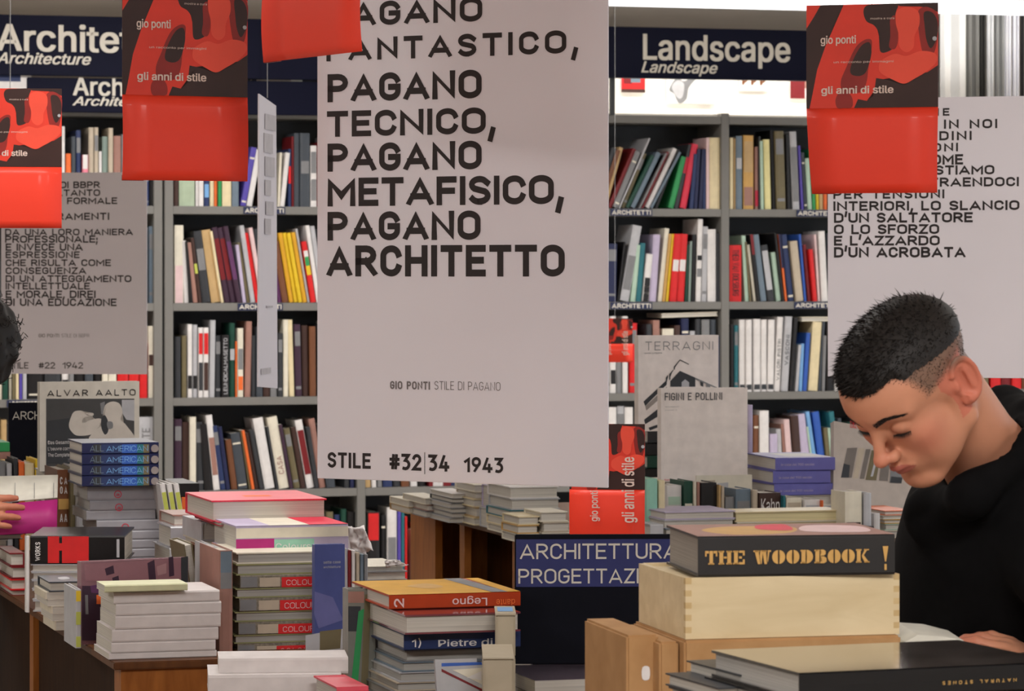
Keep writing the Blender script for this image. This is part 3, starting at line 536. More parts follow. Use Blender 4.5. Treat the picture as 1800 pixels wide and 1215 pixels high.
# ---------------------------------------------------------------- books lying in stacks
def fb(label, x0, x1, yt, yb, D, depth, col, face='spine', page=None, yaw=T, group=None, soft=False, texts=(), patches=(), top=None, rough=.4, coat=0, name='book', zb=None, zt=None, cat='book', toppatch=(), v=0):
    """a lying book: x0..x1, yt..yb is its front face in pixels at distance D (front left corner)"""
    X = (x0 - CX)/F*D; k1 = (x1 - CX)/F; c, s = math.cos(yaw), math.sin(yaw)
    L = (k1*D - X)/(c - k1*s)
    zb = zof(yb, D) if zb is None else zb; zt = zof(yt, D) if zt is None else zt
    t = max(.0015, zt - zb - .0004)
    M = Matrix.Translation((X, D, zb)) @ rz(yaw)
    r = empty(name, M, label, cat, group)
    page = page or PAGE; cm = mat(col, rough, coat=coat) if isinstance(col, str) else col
    bt = min(.003, t*.12) if not soft else min(.0006, t*.1); i = .004 if not soft else .0004
    m = MB()
    if face == 'spine':
        m.box(0, L, .002, depth, 0, bt).box(0, L, .002, depth, t-bt, t)
        m.prism([(.002, 0), (.002, t), (0, t*.94), (-.0001, t*.5), (0, t*.06)][::-1], 0, L, axis='x') if not soft else m.prism([(.003, .0003), (.003, t-.0003), (.0012, t-.0003), (0, t*.86), (0, t*.14), (.0012, .0003)][::-1], 0, L, axis='x')
        pg = (i, L-i, .0025, depth-i)
    elif face == 'fore':
        m.box(0, L, 0, depth, 0, bt).box(0, L, 0, depth, t-bt, t).box(0, L, depth-.003, depth, bt, t-bt)
        pg = (i, L-i, i, depth-.003)
    elif face == 'headL':     # head or tail towards the viewer, spine at the left
        m.box(0, L, 0, depth, 0, bt).box(0, L, 0, depth, t-bt, t).box(0, .003, 0, depth, bt, t-bt)
        pg = (.003, L-i, i, depth-i)
    else:
        m.box(0, L, 0, depth, 0, bt).box(0, L, 0, depth, t-bt, t).box(L-.003, L, 0, depth, bt, t-bt)
        pg = (i, L-.003, i, depth-i)
    m.build('cover', cm, r)
    MB().box(pg[0], pg[1], pg[2], pg[3], bt, t-bt).build('pages', page, r)
    fr = Fr(M)
    for tx in texts:
        s_, a, b, ya, yb_, mm = tx[:6]; rot = tx[6] if len(tx) > 6 else 0; bo = tx[7] if len(tx) > 7 else .015
        u0, z0 = fr.hit(a, yb_); u1, z1 = fr.hit(b, ya)
        text(r, s_, u0, u1, z0, z1, mat(mm) if isinstance(mm, str) else mm, rot=rot, bold=bo, y=-.0012)
    if patches:
        pl = []
        for (a, b, ya, yb_, mm) in patches:
            u0, z0 = fr.hit(a, yb_); u1, z1 = fr.hit(b, ya)
            pl.append((rect(max(0, u0), min(L, u1), max(.0005, z0), min(t-.0003, z1)), mat(mm)))
        patch(r, pl, name='printed_band')
    if top: # printed shapes on the upper cover, given in fractions of it
        patch(r, [([(p[0]*L, p[1]*depth) for p in pts], mat(mm)) for pts, mm in top], name='printed_cover', y=-(t + .0003), face='top')
    r['_L'] = L; r['_t'] = t
    return r

def standing(label, xL, DL, xR, DR, yt, yb, th, col, z=None, group=None, name='book', texts=(), polys=(), lean=0, page=None, coat=0, cat='book', rough=.4, soft=False, spine_left=True, roll=0):
    """an upright book whose cover (front board) faces the viewer; lean > 0 tips its top away"""
    fr = frame2(xL, DL, xR, DR, 0); L = fr.L
    zb = zof(yb, DL) if z is None else z; h = (zof(yt, DL) - zb) / math.cos(lean)
    M = fr.M @ Matrix.Translation((0, 0, zb)) @ Matrix.Rotation(-lean, 4, 'X') @ Matrix.Rotation(roll, 4, 'Y')
    r = empty(name, M, label, cat, group); cm = mat(col, rough, coat=coat) if isinstance(col, str) else col
    bt = .0025 if not soft else .0006; i = .003 if not soft else .0003
    m = MB().box(0, L, 0, bt, 0, h).box(0, L, th-bt, th, 0, h)
    if spine_left: m.box(0, bt, bt, th-bt, 0, h); pg = (bt, L-i)
    else: m.box(L-bt, L, bt, th-bt, 0, h); pg = (i, L-bt)
    m.build('cover', cm, r); MB().box(pg[0], pg[1], bt, th-bt, i, h-i).build('pages', page or PAGEW, r)
    f2 = Fr(M)
    def pt(p): return f2.hit(*p)
    if polys: patch(r, [([pt(p) for p in pts], mat(mm) if isinstance(mm, str) else mm) for pts, mm in polys], name='cover_print')
    for tx in texts:
        s_, a, b, ya, yb_, mm = tx[:6]; rot = tx[6] if len(tx) > 6 else 0; bo = tx[7] if len(tx) > 7 else .015
        u0, z0 = f2.hit(a, yb_); u1, z1 = f2.hit(b, ya)
        text(r, s_, u0, u1, z0, z1, mat(mm), rot=rot, bold=bo, y=-.0022)
    return r
def upright(label, x0, x1, yt, yb, D, col, depth=.2, dx=0, z=None, group=None, yaw=T, page=None, dots=(), texts=(), rough=.45, pages_front=False):
    """an upright book seen from its spine, standing on a table"""
    X = (x0-CX)/F*D; w_ = (x1-x0)/F*D*.98; zb = zof(yb, D) if z is None else z; H = zof(yt, D) - zb
    dm = dx/F*D; th = math.atan2(dm, H); t = w_*math.cos(th); h = (H - abs(t*math.sin(th)))/math.cos(th)
    M = Matrix.Translation((X, D, zb)) @ rz(yaw)
    R = Matrix.Rotation(th, 4, 'Y')
    M = M @ Matrix.Translation((w_, 0, 0)) @ R @ Matrix.Translation((-t, 0, 0)) if dx > 0 else M @ R
    r = empty('book', M, label, 'book', group)
    m = MB(); bt = min(.0022, t*.2); i = .003
    if pages_front: m.box(0, t, depth-.004, depth, 0, h); y0, y1, py = 0, depth-.004, (.004, depth-.004)
    else: m.prism([(0, .002), (t*.25, 0), (t*.75, 0), (t, .002), (t, .006), (0, .006)], 0, h); y0, y1, py = .006, depth, (.006, depth-i)
    m.box(0, bt, y0, y1, 0, h).box(t-bt, t, y0, y1, 0, h)
    m.build('cover', mat(col, rough) if isinstance(col, str) else col, r)
    MB().box(bt, t-bt, py[0], py[1], i, h-i).build('pages', page or PAGE, r)
    for (a, b, c2) in dots: MB().box(t*.08, t*.92, -.0006, .0005, h*a, h*b).build('spine_band', mat(c2), r)
    for (s_, a, b, c2, rot) in texts: text(r, s_, t*.2, t*.8, h*a, h*b, mat(c2), rot=rot, y=-.0014)
    return r

def fill_down(label, x0, x1, yt, D, depth, cols, zbase, n, group, face='spine', yaw=T, jitter=4, page=None, soft=False):
    """books between a visible stack and the table top; label is a pattern with {} for the place in the stack"""
    zt = zof(yt, D); t = (zt - zbase)/n
    for k in range(n):
        j = random.uniform(-jitter, jitter)
        fb(label.format(ordn(k+1)), x0+j, x1+j, 0, 0, D, depth, cols[k % len(cols)], face=face, yaw=yaw, group=group, page=page, soft=soft, zb=zt-(k+1)*t, zt=zt-k*t)

# ================================================================ LEFT TABLE (top at .85 m)
CREAM = mat('cream_paper_cover', .5, rgb=(214, 204, 184)); WHT = mat('white_paper_cover', .5, rgb=(216, 208, 206))
# -- white paperbacks at the near corner
G = 'white paperbacks at the near left corner of the left table'
fb('thin pale green paperback on top of the white corner stack', 184, 330, 1029, 1042, 6.14, .09, mat('pale_green_cover', .5, rgb=(206, 206, 168)), soft=True)
ys = [1042, 1062, 1083, 1107, 1130, 1149, 1165]
xs = [(200, 386), (204, 389), (203, 388), (197, 384), (196, 379), (192, 381)]
for k in range(6):
    tx = []
    if k in (2, 4, 5): tx = [('sguardo sull\'architettura', xs[k][0]+34, xs[k][0]+82, ys[k]+10, ys[k]+13, 'grey', 0, 0), ('la citta delle parole', xs[k][0]+92, xs[k][0]+132, ys[k]+8, ys[k]+12, 'grey', 0, 0)]
    fb(f'white paperback, {ordn(k+1)} from the top of the stack on the near left table corner', xs[k][0], xs[k][1], ys[k], ys[k+1] if k < 5 else 1165, 6.17, .17, WHT, soft=True, group=G, texts=[], zb=Z1+.0002 if k == 5 else None)
# -- patterned book standing behind them and its neighbours
standing('pink and purple patterned picture book standing behind the white corner stack', 143, 6.42, 331, 6.52, 988, 1128, .022, mat('mauve_cover', .35, rgb=(142, 104, 112), coat=.3), z=Z1+.0005, polys=[
    ([(148,992),(325,982),(322,1020),(150,1022)], mat('mauve_print', .35, rgb=(152,110,118))),
    ([(184,1000),(199,994),(201,1008),(187,1012)], 'dark_purple'), ([(197,1016),(208,1012),(210,1026),(199,1028)], 'dark_purple'),
    ([(259,990),(271,984),(274,1020),(262,1022)], 'dark_purple'), ([(296,980),(304,978),(306,1012),(297,1014)], 'dark_purple'), ([(275,996),(292,990),(292,1008),(277,1012)], mat('dusty_pink', .4, rgb=(176,136,140))),
    ([(318,980),(330,978),(330,1060),(318,1060)], 'dark_grey'), ([(144,1030),(182,1030),(182,1126),(144,1126)], 'dark_purple'),
    ([(149,1046),(154,1046),(155,1080),(150,1080)], 'grey'), ([(158,1030),(182,1026),(182,1044),(160,1042)], 'purple'), ([(169,1046),(184,1044),(184,1062),(169,1062)], 'orange')])
upright('slim yellow and white booklet standing left of the pink patterned book', 133, 143, 1037, 1132, 6.36, 'pale_grey', depth=.14, z=Z1+.0005, dots=[(.4,.62,'lime'),(.8,.98,'yellow'),(.02,.2,'lime')])
# -- small grey stack at the table edge
G = 'small grey books at the table edge'
fb('dark grey glossy small book on top of the edge stack', 86, 142, 1023, 1041, 6.68, .15, 'slate', face='fore', group=G, top=[(spline([(.5,.3),(.8,.4),(.8,.7),(.5,.6)]), 'pale_grey')])
yy = [1041, 1054, 1066, 1079, 1092, 1111]; xo = [80, 84, 90, 92, 96]
for k in range(5):
    fb(f'small whitish book at the left table edge, {ordn(k+1)} below the dark glossy one', xo[k], xo[k]+56, yy[k], yy[k+1], 6.68, .15, WHT if k % 2 else CREAM, face='fore' if k % 2 else 'headL', group=G, soft=True, zb=Z1+.0002 if k == 4 else None)
# -- big black and red spine with white pages beneath
fb('thick black book with a bright red figure on its spine, on the left table edge', 53, 219, 942, 991, 7.05, .25, 'black', rough=.25, yaw=.03, patches=[(84,104,943,990,'red'),(109,156,943,990,'red'),(102,112,955,968,'red'),(205,210,948,980,'pale_grey')],
   texts=[('WORKS', 62, 71, 953, 986, 'white', 90)])
ys = [992, 1006, 1020, 1036, 1055]
for k in range(5):
    z0 = zof(ys[k+1], 7.05) if k < 4 else Z1+.0002
    fb(f'grey-white paged book under the black and red one, {ordn(k+1)} down', 54+k, 216-k*2, ys[k], 1072, 7.05, .22, 'pale_grey', face='fore', yaw=.03, group='books under the black and red book', page=PAGE, zb=z0)
upright('thin white-edged black board book standing at the left end of the black and red book', 46, 52, 943, 1070, 7.03, 'white', depth=.02, z=Z1+.0005)
# -- stack at the far left edge of the table, red boards
G = 'red and brown covered books at the left edge'
ys = [972, 996, 1018, 1038]; cols = ['dark_red', 'dark_red', 'red', 'dark_red']; xo = [17, 20, 18, 20]
for k in range(4):
    z0 = zof(ys[k+1], 7.4) if k < 3 else Z1+.0002
    fb(f'hardback with {["dark red","maroon","bright red","deep red"][k]} boards at the far left table edge, {ordn(k+1)} from top', xo[k], xo[k]+26+k, ys[k], 1060, 7.4, .2, cols[k], face='headR', group=G, zb=z0)
G = 'white books at the far left end'
ys = [950, 966, 984, 1000, 1015]
fb('open black edged magazine lying under the magenta one at far left', -60, 40, 941, 950, 7.62, .22, 'black', group=G, face='headL')
for k in range(5):
    z0 = zof(ys[k+1], 7.66) if k < 4 else Z1+.0002
    fb(f'white covered book at the far left end of the table, {ordn(k+1)} below the black magazine', -70+k*2, 14-k*3, ys[k], 1030, 7.64, .2, ['white','pale_pink','white','pale_pink','tan'][k], face='fore', group=G, page=PAGEW, zb=z0)
# -- grey shrink-wrapped stack with the blue stack on it
G = 'grey magazines in clear wrap'
GREYP = mat('grey_wrap_cover', .25, rgb=(168, 166, 172), coat=.4)
ys = [856, 880, 898, 915, 934, 950, 966, 982]; xs = [(154, 282), (158, 284), (152, 273), (170, 296), (172, 297), (172, 296), (172, 296), (172, 296)]
mr = {0: (205, 864), 1: (207, 887), 3: (218, 922)}
for k in range(8):
    z0 = zof(ys[k+1], 7.55) if k < 7 else Z1+.0002
    r = fb(f'grey shrink-wrapped magazine, {ordn(k+1)} from the top under the blue stack', xs[k][0], xs[k][1], ys[k], 1040, 7.55, .2, GREYP, group=G, soft=True, zb=z0, page=PAGEG)
    if k in mr:
        fr = Fr(r.matrix_world); cx, cz = fr.hit(mr[k][0]+2, mr[k][1]+5); rr = .0085
        ring = MB()
        ring.v = [(cx + math.cos(a*math.pi/10)*q, -.0015, cz + math.sin(a*math.pi/10)*q) for a in range(20) for q in (rr, rr*.78)]
        ring.f = [(2*a, 2*a+1, (2*a+3) % 40, (2*a+2) % 40) for a in range(20)]; ring.m = [0]*20
        ring.build('printed_ring', mat('rose_red'), r); text(r, 'a', cx-.0035, cx+.0035, cz-.0035, cz+.003, mat('rose_red'), y=-.0016)
GB = 'thick blue and green spined books in a stack'
for k in range(4):
    y0 = 779 + k*19.2
    r = fb(f'thick blue-spined book with silver disc, {ordn(k+1)} from top, right of the bald man cover', 144, 279, y0, y0+19.2, 7.5, .2, 'navy', group=GB, rough=.3,
       patches=[(164, 178, y0+2, y0+17, 'dark_grey'), (178,214,y0+2,y0+18,'dark_blue'),(214,241,y0+2,y0+18,'blue'),(241,252,y0+2,y0+18,'teal'),(252,262,y0+2,y0+18,'olive')],
       texts=[('ALL', 158, 182, y0+4, y0+15, 'blue_grey', 0, 0), ('AMERICAN', 187, 260, y0+4, y0+15, 'light_blue', 0, 0)])
    fr = Fr(r.matrix_world); cx, cz = fr.hit(272, y0+9.5)
    m = MB(); m.prism([(cx+math.cos(a*math.pi/8)*.0085, cz+math.sin(a*math.pi/8)*.0085) for a in range(16)], -.002, 0, axis='y'); m.build('disc', mat('silver_disc', .3, rgb=(150,140,138)), r)
# -- Alvar Aalto book on a hidden pile
G = 'hardbacks under the Aalto cover'
for k in range(6):
    zt = zof(829, 8.2) - k*.036
    fb(f'{["grey","cream","brown","white","tan","dark"][k]} hardback, {ordn(k+1)} in the pile under the Aalto cover', 84, 150, 0, 0, 8.15, .22, ['grey','ivory','brown','white','tan','dark_grey'][k], group=G, zt=zt, zb=max(Z1+.0002, zt-.036) if k < 5 else Z1+.0002)
standing('white book with a photo of a bald man flexing his arm, titled Alvar Aalto', 70, 8.2, 245, 8.28, 672, 829, .03, mat('aalto_white', .4, rgb=(214,208,196)), polys=[
    ([(81,701),(236,701),(236,822),(81,822)], mat('photo_grey', .4, rgb=(70,70,70))),
    ([(82,740),(124,735),(128,760),(150,770),(150,778),(82,776)], 'dark_grey'),
    ([(214,703),(236,703),(236,740),(222,738),(214,725)], 'pale_grey'), ([(176,709),(184,706),(184,730),(178,728)], 'grey'),
    (spline([(124,735),(130,724),(142,722),(150,726),(163,726),(163,731),(150,733),(144,738),(146,744),(160,738),(176,736),(180,744),(168,756),(160,764),(136,766),(125,758),(121,748)]), mat('photo_skin', .4, rgb=(206,198,188))),
    (spline([(182,722),(186,711),(198,706),(210,710),(215,724),(212,738),(222,748),(234,775),(160,775),(166,758),(178,748),(180,738)]), mat('photo_skin', .4)),
    (spline([(178,736),(184,730),(190,742),(190,758),(184,764),(178,752)]), 'dark_grey'), (spline([(188,742),(197,742),(198,752),(190,754)]), 'grey'),
    ([(82,776),(140,776),(140,815),(82,815)], 'dark_grey'), ([(140,776),(236,776),(236,822),(140,822)], 'grey')],
    texts=[('ALVAR AALTO', 83, 238, 684, 697, 'black', 0, .008), ('Das Gesamtwerk', 84, 136, 774, 781, 'white', 0, 0), ('L\'oeuvre complete', 84, 136, 785, 792, 'white', 0, 0), ('The Complete Work', 84, 138, 796, 803, 'white', 0, 0)])
# brown spine with white capitals, and rounded white books in front of it
upright('brown and orange book with rows of white capitals, standing left of the grey stack', 101, 123, 826, 935, 7.92, 'brown', depth=.2, z=Z1+.001, dots=[(.62,.72,'gold'),(.3,.4,'orange'),(.0,.34,'ivory')], texts=[('C A', .86, .93, 'white', 0), ('O A', .77, .84, 'white', 0), ('A A', .5, .58, 'white', 0)])
upright('olive-grey book standing between the brown spine and the white rounded one', 124, 134, 824, 940, 7.9, 'olive', depth=.2, z=Z1+.001)
upright('grey-white rounded book standing left of the grey shrink-wrapped stack', 135, 151, 822, 940, 7.88, 'pale_grey', depth=.2, z=Z1+.001)
# small books at the far left behind the magenta one
for (x0, x1, yt, c, lb) in [(-14,-4,812,'blue_grey','blue-grey'),(0,12,812,'grey','grey'),(14,23,815,'pale_grey','pale grey'),(26,34,806,'dark_grey','dark grey'),(35,45,812,'orange','orange'),(46,62,815,'cream','cream'),(64,71,808,'yellow','yellow')]:
    upright(f'{lb} little book standing behind the open magenta magazine, at the navy shelf sign', x0, x1, yt, 900, 8.6, c, depth=.16, z=Z1+.001, dx=-2)
fb('teal book lying on the row at far left, above the grey little book', -30, 17, 778, 795, 8.7, .16, 'green')
fb('brownish pink book under the teal one at far left', -30, 18, 795, 806, 8.7, .16, 'brownish_pink', zb=zof(808, 8.7))
# navy sign board "ARCH..." stood at the left, behind the Aalto cover
sg = empty('section_sign', Matrix.Translation((P(15,480,9.2).x, 9.2, 0)) @ rz(T), 'dark section sign lettered Architettura, half hidden behind the Aalto cover', 'sign')
MB().box(0, .26, 0, .006, Z1+.001, zof(708, 9.2)).build('board', mat('sign_black', .6, .12, rgb=(10,11,22)), sg); MB().box(.02, .24, .006, .09, Z1+.001, Z1+.012).build('foot', mat('black'), sg)
f_ = Fr(sg.matrix_world); u0, z0 = f_.hit(22, 738); u1, z1 = f_.hit(160, 722); text(sg, 'ARCHITETTURA', u0, u1, z0, z1, LET, bold=.0)
# trio of white-green books, orange ones
for k in range(3):
    x = 279 + k*12
    upright(f'white booklet with a lime green stripe leaning beside the grey stack, {ordn(k+1)} from left', x+14, x+23, 850, 908, 7.5, 'white', depth=.15, dx=-12, z=zof(925, 7.5), group='lime striped booklets', dots=[(.25,.8,'lime')])
fb('pale box holding up the lime striped booklets, right of the grey stack', 301, 331, 925, 1000, 7.45, .16, 'pale_grey', zb=Z1+.0002, face='headL', cat='box', name='slip_box')
fb('black covered book lying behind the orange books', 316, 350, 850, 874, 7.9, .2, 'black'); fb('bright orange book standing on its edge behind the red-topped stack', 320, 350, 874, 905, 7.9, .2, 'orange')
fill_down('orange-white book, {} under the bright orange one', 318, 352, 905, 7.9, .2, ['white', 'orange', 'ivory', 'orange'], Z1+.0002, 4, 'books behind the red-topped stack')
fb('dark magenta-edged book lying in front of the orange ones', 304, 352, 905, 925, 7.2, .16, 'brownish_pink', face='fore')
fb('orange paperback under the magenta-edged book', 334, 372, 929, 962, 7.15, .16, 'orange', zb=zof(964, 7.15)); fb('grey wrapped pair left of the orange paperback', 300, 333, 926, 962, 7.15, .16, GREYP, zb=zof(964, 7.15))
fill_down('pale book, {} beneath the orange paperback', 302, 370, 964, 7.15, .2, ['pale_grey', 'ivory', 'white'], Z1+.0002, 3, 'pale books beneath the orange paperback')
# leaning books between stacks
upright('cream paged book leaning left behind the white corner stack', 340, 356, 955, 1060, 6.62, 'olive', depth=.15, dx=-18, z=zof(1075, 6.62), pages_front=True)
upright('dark brown book leaning in the gap right of the cream paged one', 360, 369, 962, 1060, 6.6, 'brown', depth=.15, dx=-6, z=zof(1075, 6.6))
fb('brown box under the leaning books, behind the white corner stack', 322, 376, 1075, 1130, 6.55, .2, 'olive', zb=Z1+.0002, cat='box', name='slip_box')
upright('pale grey book standing beside the red-green spine', 373, 384, 962, 1135, 6.4, 'pale_grey', depth=.17, z=Z1+.001)
upright('grey-green and dusty red spine standing left of the COLOUR stack', 386, 410, 968, 1152, 6.3, 'brownish_pink', depth=.19, z=Z1+.001, dots=[(.78,.99,'blue_grey'),(.62,.78,'grey')])
# -- stack of COLOUR books
G = 'alternating COLOUR books'
fb('big red-topped book crowning the COLOUR stack', 372, 574, 880, 918, 6.6, .27, 'rose_red', face='fore', rough=.35, top=[(rect(.38, .62, .35, .5), 'orange')])
fb('crimson edged book directly under the big red-topped one', 384, 572, 918, 925, 6.55, .24, 'crimson', face='fore')
fb('grey paged book poking out left under the red-topped book', 354, 420, 918, 952, 6.75, .2, 'pale_grey', face='headL')
fill_down('pale book, {} under the grey paged one, left of the COLOUR stack', 352, 418, 952, 6.75, .2, ['ivory', 'pale_grey'], Z1+.0002, 4, 'pale books left of the COLOUR stack')
fb('book with striped pastel cover and Colours on its spine', 415, 612, 925, 972, 6.42, .23, 'lilac', texts=[('Colours', 484, 546, 954, 967, 'white', 0, .004)], patches=[(415,482,947,972,'magenta'),(482,552,947,972,'mint_green'),(552,612,947,972,'lilac'),(415,612,925,947,'ivory')], top=[(rect(0,.3,0,1),'lilac'),(rect(.3,.65,0,1),'ivory'),(rect(.65,1,0,1),'rose_red')])
yb = [(972, 992, 'p'), (992, 1012, 'p'), (1012, 1035, 's'), (1035, 1052, 'p'), (1052, 1076, 's'), (1076, 1094, 'p'), (1094, 1117, 's'), (1117, 1132, 'p'), (1132, 1152, 's')]
ns = np_ = 0
for i, (a, b, t_) in enumerate(yb):
    if t_ == 'p':
        np_ += 1; fb(f'COLOUR stack book with pages outward, {ordn(np_)} such from the top', 416 - i*.6, 575, a, b, 6.32, .22, mat('olive_board', .5, rgb=(150,150,104)) if i else 'ivory', face='fore', group=G, page=PAGEG)
    else:
        ns += 1; x = 424 - i*.8; sx = 498 - i*1.5
        fb(f'book with grey photo spine and red COLOUR block, {ordn(ns)} of four from the top', x, 572, a, b, 6.32, .22, mat('photo_spine', .5, rgb=(126,118,104), noise=.35, scale=180), group=G, zb=Z1+.0002 if i == 8 else None,
           patches=[(x+1, x+30, a+2, b-2, 'grey'), (x+34, x+70, a+3, b-3, 'beige'), (sx, 570, a+1, b-1, 'red')], texts=[('COLOUR', sx+8, sx+64, a+6, b-6, 'pale_pink', 0, 0)])
# -- blue standing book and neighbours
standing('blue cover book with white and yellow foot standing in front of the COLOUR stack', 553, 6.2, 606, 6.22, 958, 1150, .016, mat('cover_blue', .4, rgb=(74, 84, 142)), z=Z1+.001, polys=[
    ([(537,1117),(606,1105),(606,1150),(537,1150)], 'pale_grey'), ([(562,1110),(600,1106),(598,1140),(562,1144)], 'olive'), ([(553,1040),(585,1050),(603,1090),(560,1105),(552,1080)], mat('cover_violet', .4, rgb=(104,106,160)))],
    texts=[('sette case', 568, 598, 985, 991, 'pale_grey', 0, 0), ('architetture', 568, 598, 994, 999, 'pale_grey', 0, 0)])
for k, (x, c, lb, yt) in enumerate([(606,'pale_grey','pale grey',965),(612,'dark_red','dark red rimmed',968),(619,'white','white',968),(627,'beige','beige',972),(634,'blue_grey','blue-grey',975),(641,'grey','grey',975)]):
    upright(f'{lb} slim book standing in the row right of the blue cover', x, x+6, yt, 1140, 6.45, c, depth=.16, z=Z1+.001, group='slim books right of the blue cover')
standing('grey-green photo book in clear wrap leaning before the Legno stack', 612, 5.75, 660, 5.765, 1036, 1215, .035, mat('wrap_dark', .25, rgb=(126, 126, 118), coat=.5), z=Z3+.001, page=PAGEG, polys=[
    ([(612,1040),(640,1040),(640,1060),(612,1060)], 'brownish_pink'), ([(612,1066),(634,1066),(630,1110),(612,1110)], 'dark_grey'), ([(630,1075),(640,1070),(628,1212),(616,1212)], 'green'), ([(641,1045),(652,1046),(646,1212),(634,1212)], 'olive')])
# crumpled tissue and flat books right of them (on the left table)
fb('grey flat magazine pile end near the white tissue', 640, 716, 1005, 1022, 7.3, .2, 'grey', face='fore'); fb('pale magazine directly under the white paper sheets', 636, 712, 996, 1005, 7.32, .2, 'ivory', face='fore')
fill_down('dull magazine, {} under the tissue sheets', 640, 716, 1022, 7.3, .2, ['grey', 'beige', 'pale_grey'], Z1+.0002, 3, 'magazines under the tissue sheets')
def sheet(label, pts, D, m, name='paper_sheet', dz=.02, n=8, cat='paper'):
    """crumpled sheet over four pixel corners"""
    cs = [P(p[0], p[1], D + (p[2] if len(p) > 2 else 0)) for p in pts]; o0 = sum(cs, Vector())/4
    bm = bmesh.new(); g = []
    for i in range(n+1):
        for j in range(n+1):
            s_, t_ = i/n, j/n; p = cs[0].lerp(cs[1], s_).lerp(cs[3].lerp(cs[2], s_), t_)
            g.append(bm.verts.new(p - o0 + Vector((0, random.uniform(-dz, dz), random.uniform(-dz, dz)*.5))))
    for i in range(n):
        for j in range(n): bm.faces.new((g[i*(n+1)+j], g[(i+1)*(n+1)+j], g[(i+1)*(n+1)+j+1], g[i*(n+1)+j+1]))
    me = bpy.data.meshes.new(name); bm.to_mesh(me); bm.free(); me.materials.append(m)
    for p in me.polygons: p.use_smooth = True
    o = link(name, me, None, Matrix.Translation(o0)); md = o.modifiers.new('thick', 'SOLIDIFY'); md.thickness = .0008
    return setp(o, label, cat)
TIS = mat('tissue', .8, rgb=(232, 226, 224))
fb('pale box behind the striped Colours book, wrapped in white tissue', 612, 644, 935, 1010, 6.95, .15, mat('tissue_box', .7, rgb=(206,200,204)), cat='box', name='slip_box', zb=Z1+.0002)
sheet('crumpled white tissue spilling right of the striped Colours book', [(610,924),(640,926),(656,968),(618,975)], 6.9, TIS, dz=.006)
sheet('white tissue corner lying on the flat magazines', [(676,986),(700,984),(718,994),(678,997)], 7.3, TIS, dz=.004)
# ================================================================ NEAR TABLE (top at .80 m)
# -- two white books in front
fb('white thick paperback in front, on top of the two', 384, 612, 1158, 1187, 5.5, .11, WHT, soft=True, yaw=.10)
fb('white paperback in front, lower of the pair', 366, 600, 1187, 1222, 5.47, .15, WHT, soft=True, yaw=.10)
fill_down('white paperback, {} under the front white pair', 374, 600, 1222, 5.47, .15, [WHT], Z3+.0002, 2, 'white paperbacks under the front pair', soft=True, yaw=.10)
fb('salmon red covered book at the bottom edge, right of the white pair', 592, 648, 1208, 1230, 5.3, .16, 'rose_red', zb=Z3+.0002)
# -- Legno stack
G = 'hardbacks in the Legno stack'
fb('yellow-topped hardback with red spine reading Legno upside down', 684, 915, 1046, 1072, 5.6, .26, mat('legno_red', .3, rgb=(176,62,28)), page=PAGE, texts=[('2', 692, 710, 1052, 1068, 'pale_pink', 90), ('Legno', 795, 856, 1051, 1066, 'pale_pink', 180), ('dante', 872, 905, 1053, 1065, 'orange', 180)],
   top=[(rect(0, .78, 0, 1), 'golden'), (rect(.9, 1, .0, 1), 'golden'), (spline([(.3,.55),(.5,.7),(.55,.45),(.4,.35)]), 'gold'), ([(.78,0),(.9,0),(.86,1),(.72,1)], 'grey')])
fb('glossy hardback directly beneath the Legno book, reflecting its spine', 712, 915, 1086, 1116, 5.52, .26, mat('gloss_maroon', .06, rgb=(120,62,72), coat=1), face='fore', zt=zof(1072, 5.6)-.0004, texts=[], patches=[])
fb('dark blue hardback with a white title Pietre di Vetro', 710, 915, 1116, 1144, 5.55, .26, 'dark_blue', rough=.3, texts=[('1)', 724, 740, 1123, 1138, 'white'), ('Pietre di Ve', 770, 905, 1121, 1137, 'white', 0, .02)], zb=zof(1144, 5.55), zt=zof(1117, 5.52))
ys = [1144, 1164, 1182, 1200, 1216, 1236]
for k in range(5):
    fb(f'{["grey","white-paged","pale","cream","dull"][k]} hardback beneath the Pietre book, {ordn(k+1)} down', 712 - k*5, 880 - k*6, ys[k], ys[k+1], 5.58, .25, ['grey','blue_grey','pale_grey','beige','grey'][k], face='fore', group=G, page=PAGEG)
fill_down('hardback near the bottom of the Legno stack, {} from its visible part', 690, 850, 1236, 5.58, .25, ['grey', 'beige'], Z3+.0002, 2, G, face='fore')
standing('photo magazine leaning at the foot of the Legno stack, red diagonal edge', 775, 5.36, 849, 5.38, 1164, 1240, .008, 'pale_grey', z=Z3+.001, rough=.2, soft=True, lean=.25, polys=[
    ([(776,1166),(846,1164),(848,1169),(776,1172)], 'blue'), ([(776,1176),(848,1212),(848,1216),(776,1181)], 'dark_red'), ([(795,1178),(848,1174),(848,1204)], 'ivory'), ([(820,1192),(846,1180),(846,1196)], 'white')])
# folded golden-tan wrapping block at the bottom
m = MB(); m.prism([(0,0),(.07,0),(.075,.03),(.05,.052),(.012,.06),(-.004,.03)], 0, .07, axis='y')
o = m.build('wrapping_block', wood('amber_paper', (176,120,48), (206,150,70), (6,6,6), .25), None, Matrix.Translation((P(722,480,5.2).x, 5.2, Z3+.012+.03)) @ rz(.3), bevel=.003)
setp(o, 'crumpled golden-tan wrapped block at the bottom edge before the Legno stack', 'parcel')
fb('brown box under the golden-tan wrapped block', 712, 780, 1200, 1290, 5.18, .1, 'brown', cat='box', name='slip_box', zb=Z3+.0002, zt=Z3+.042)
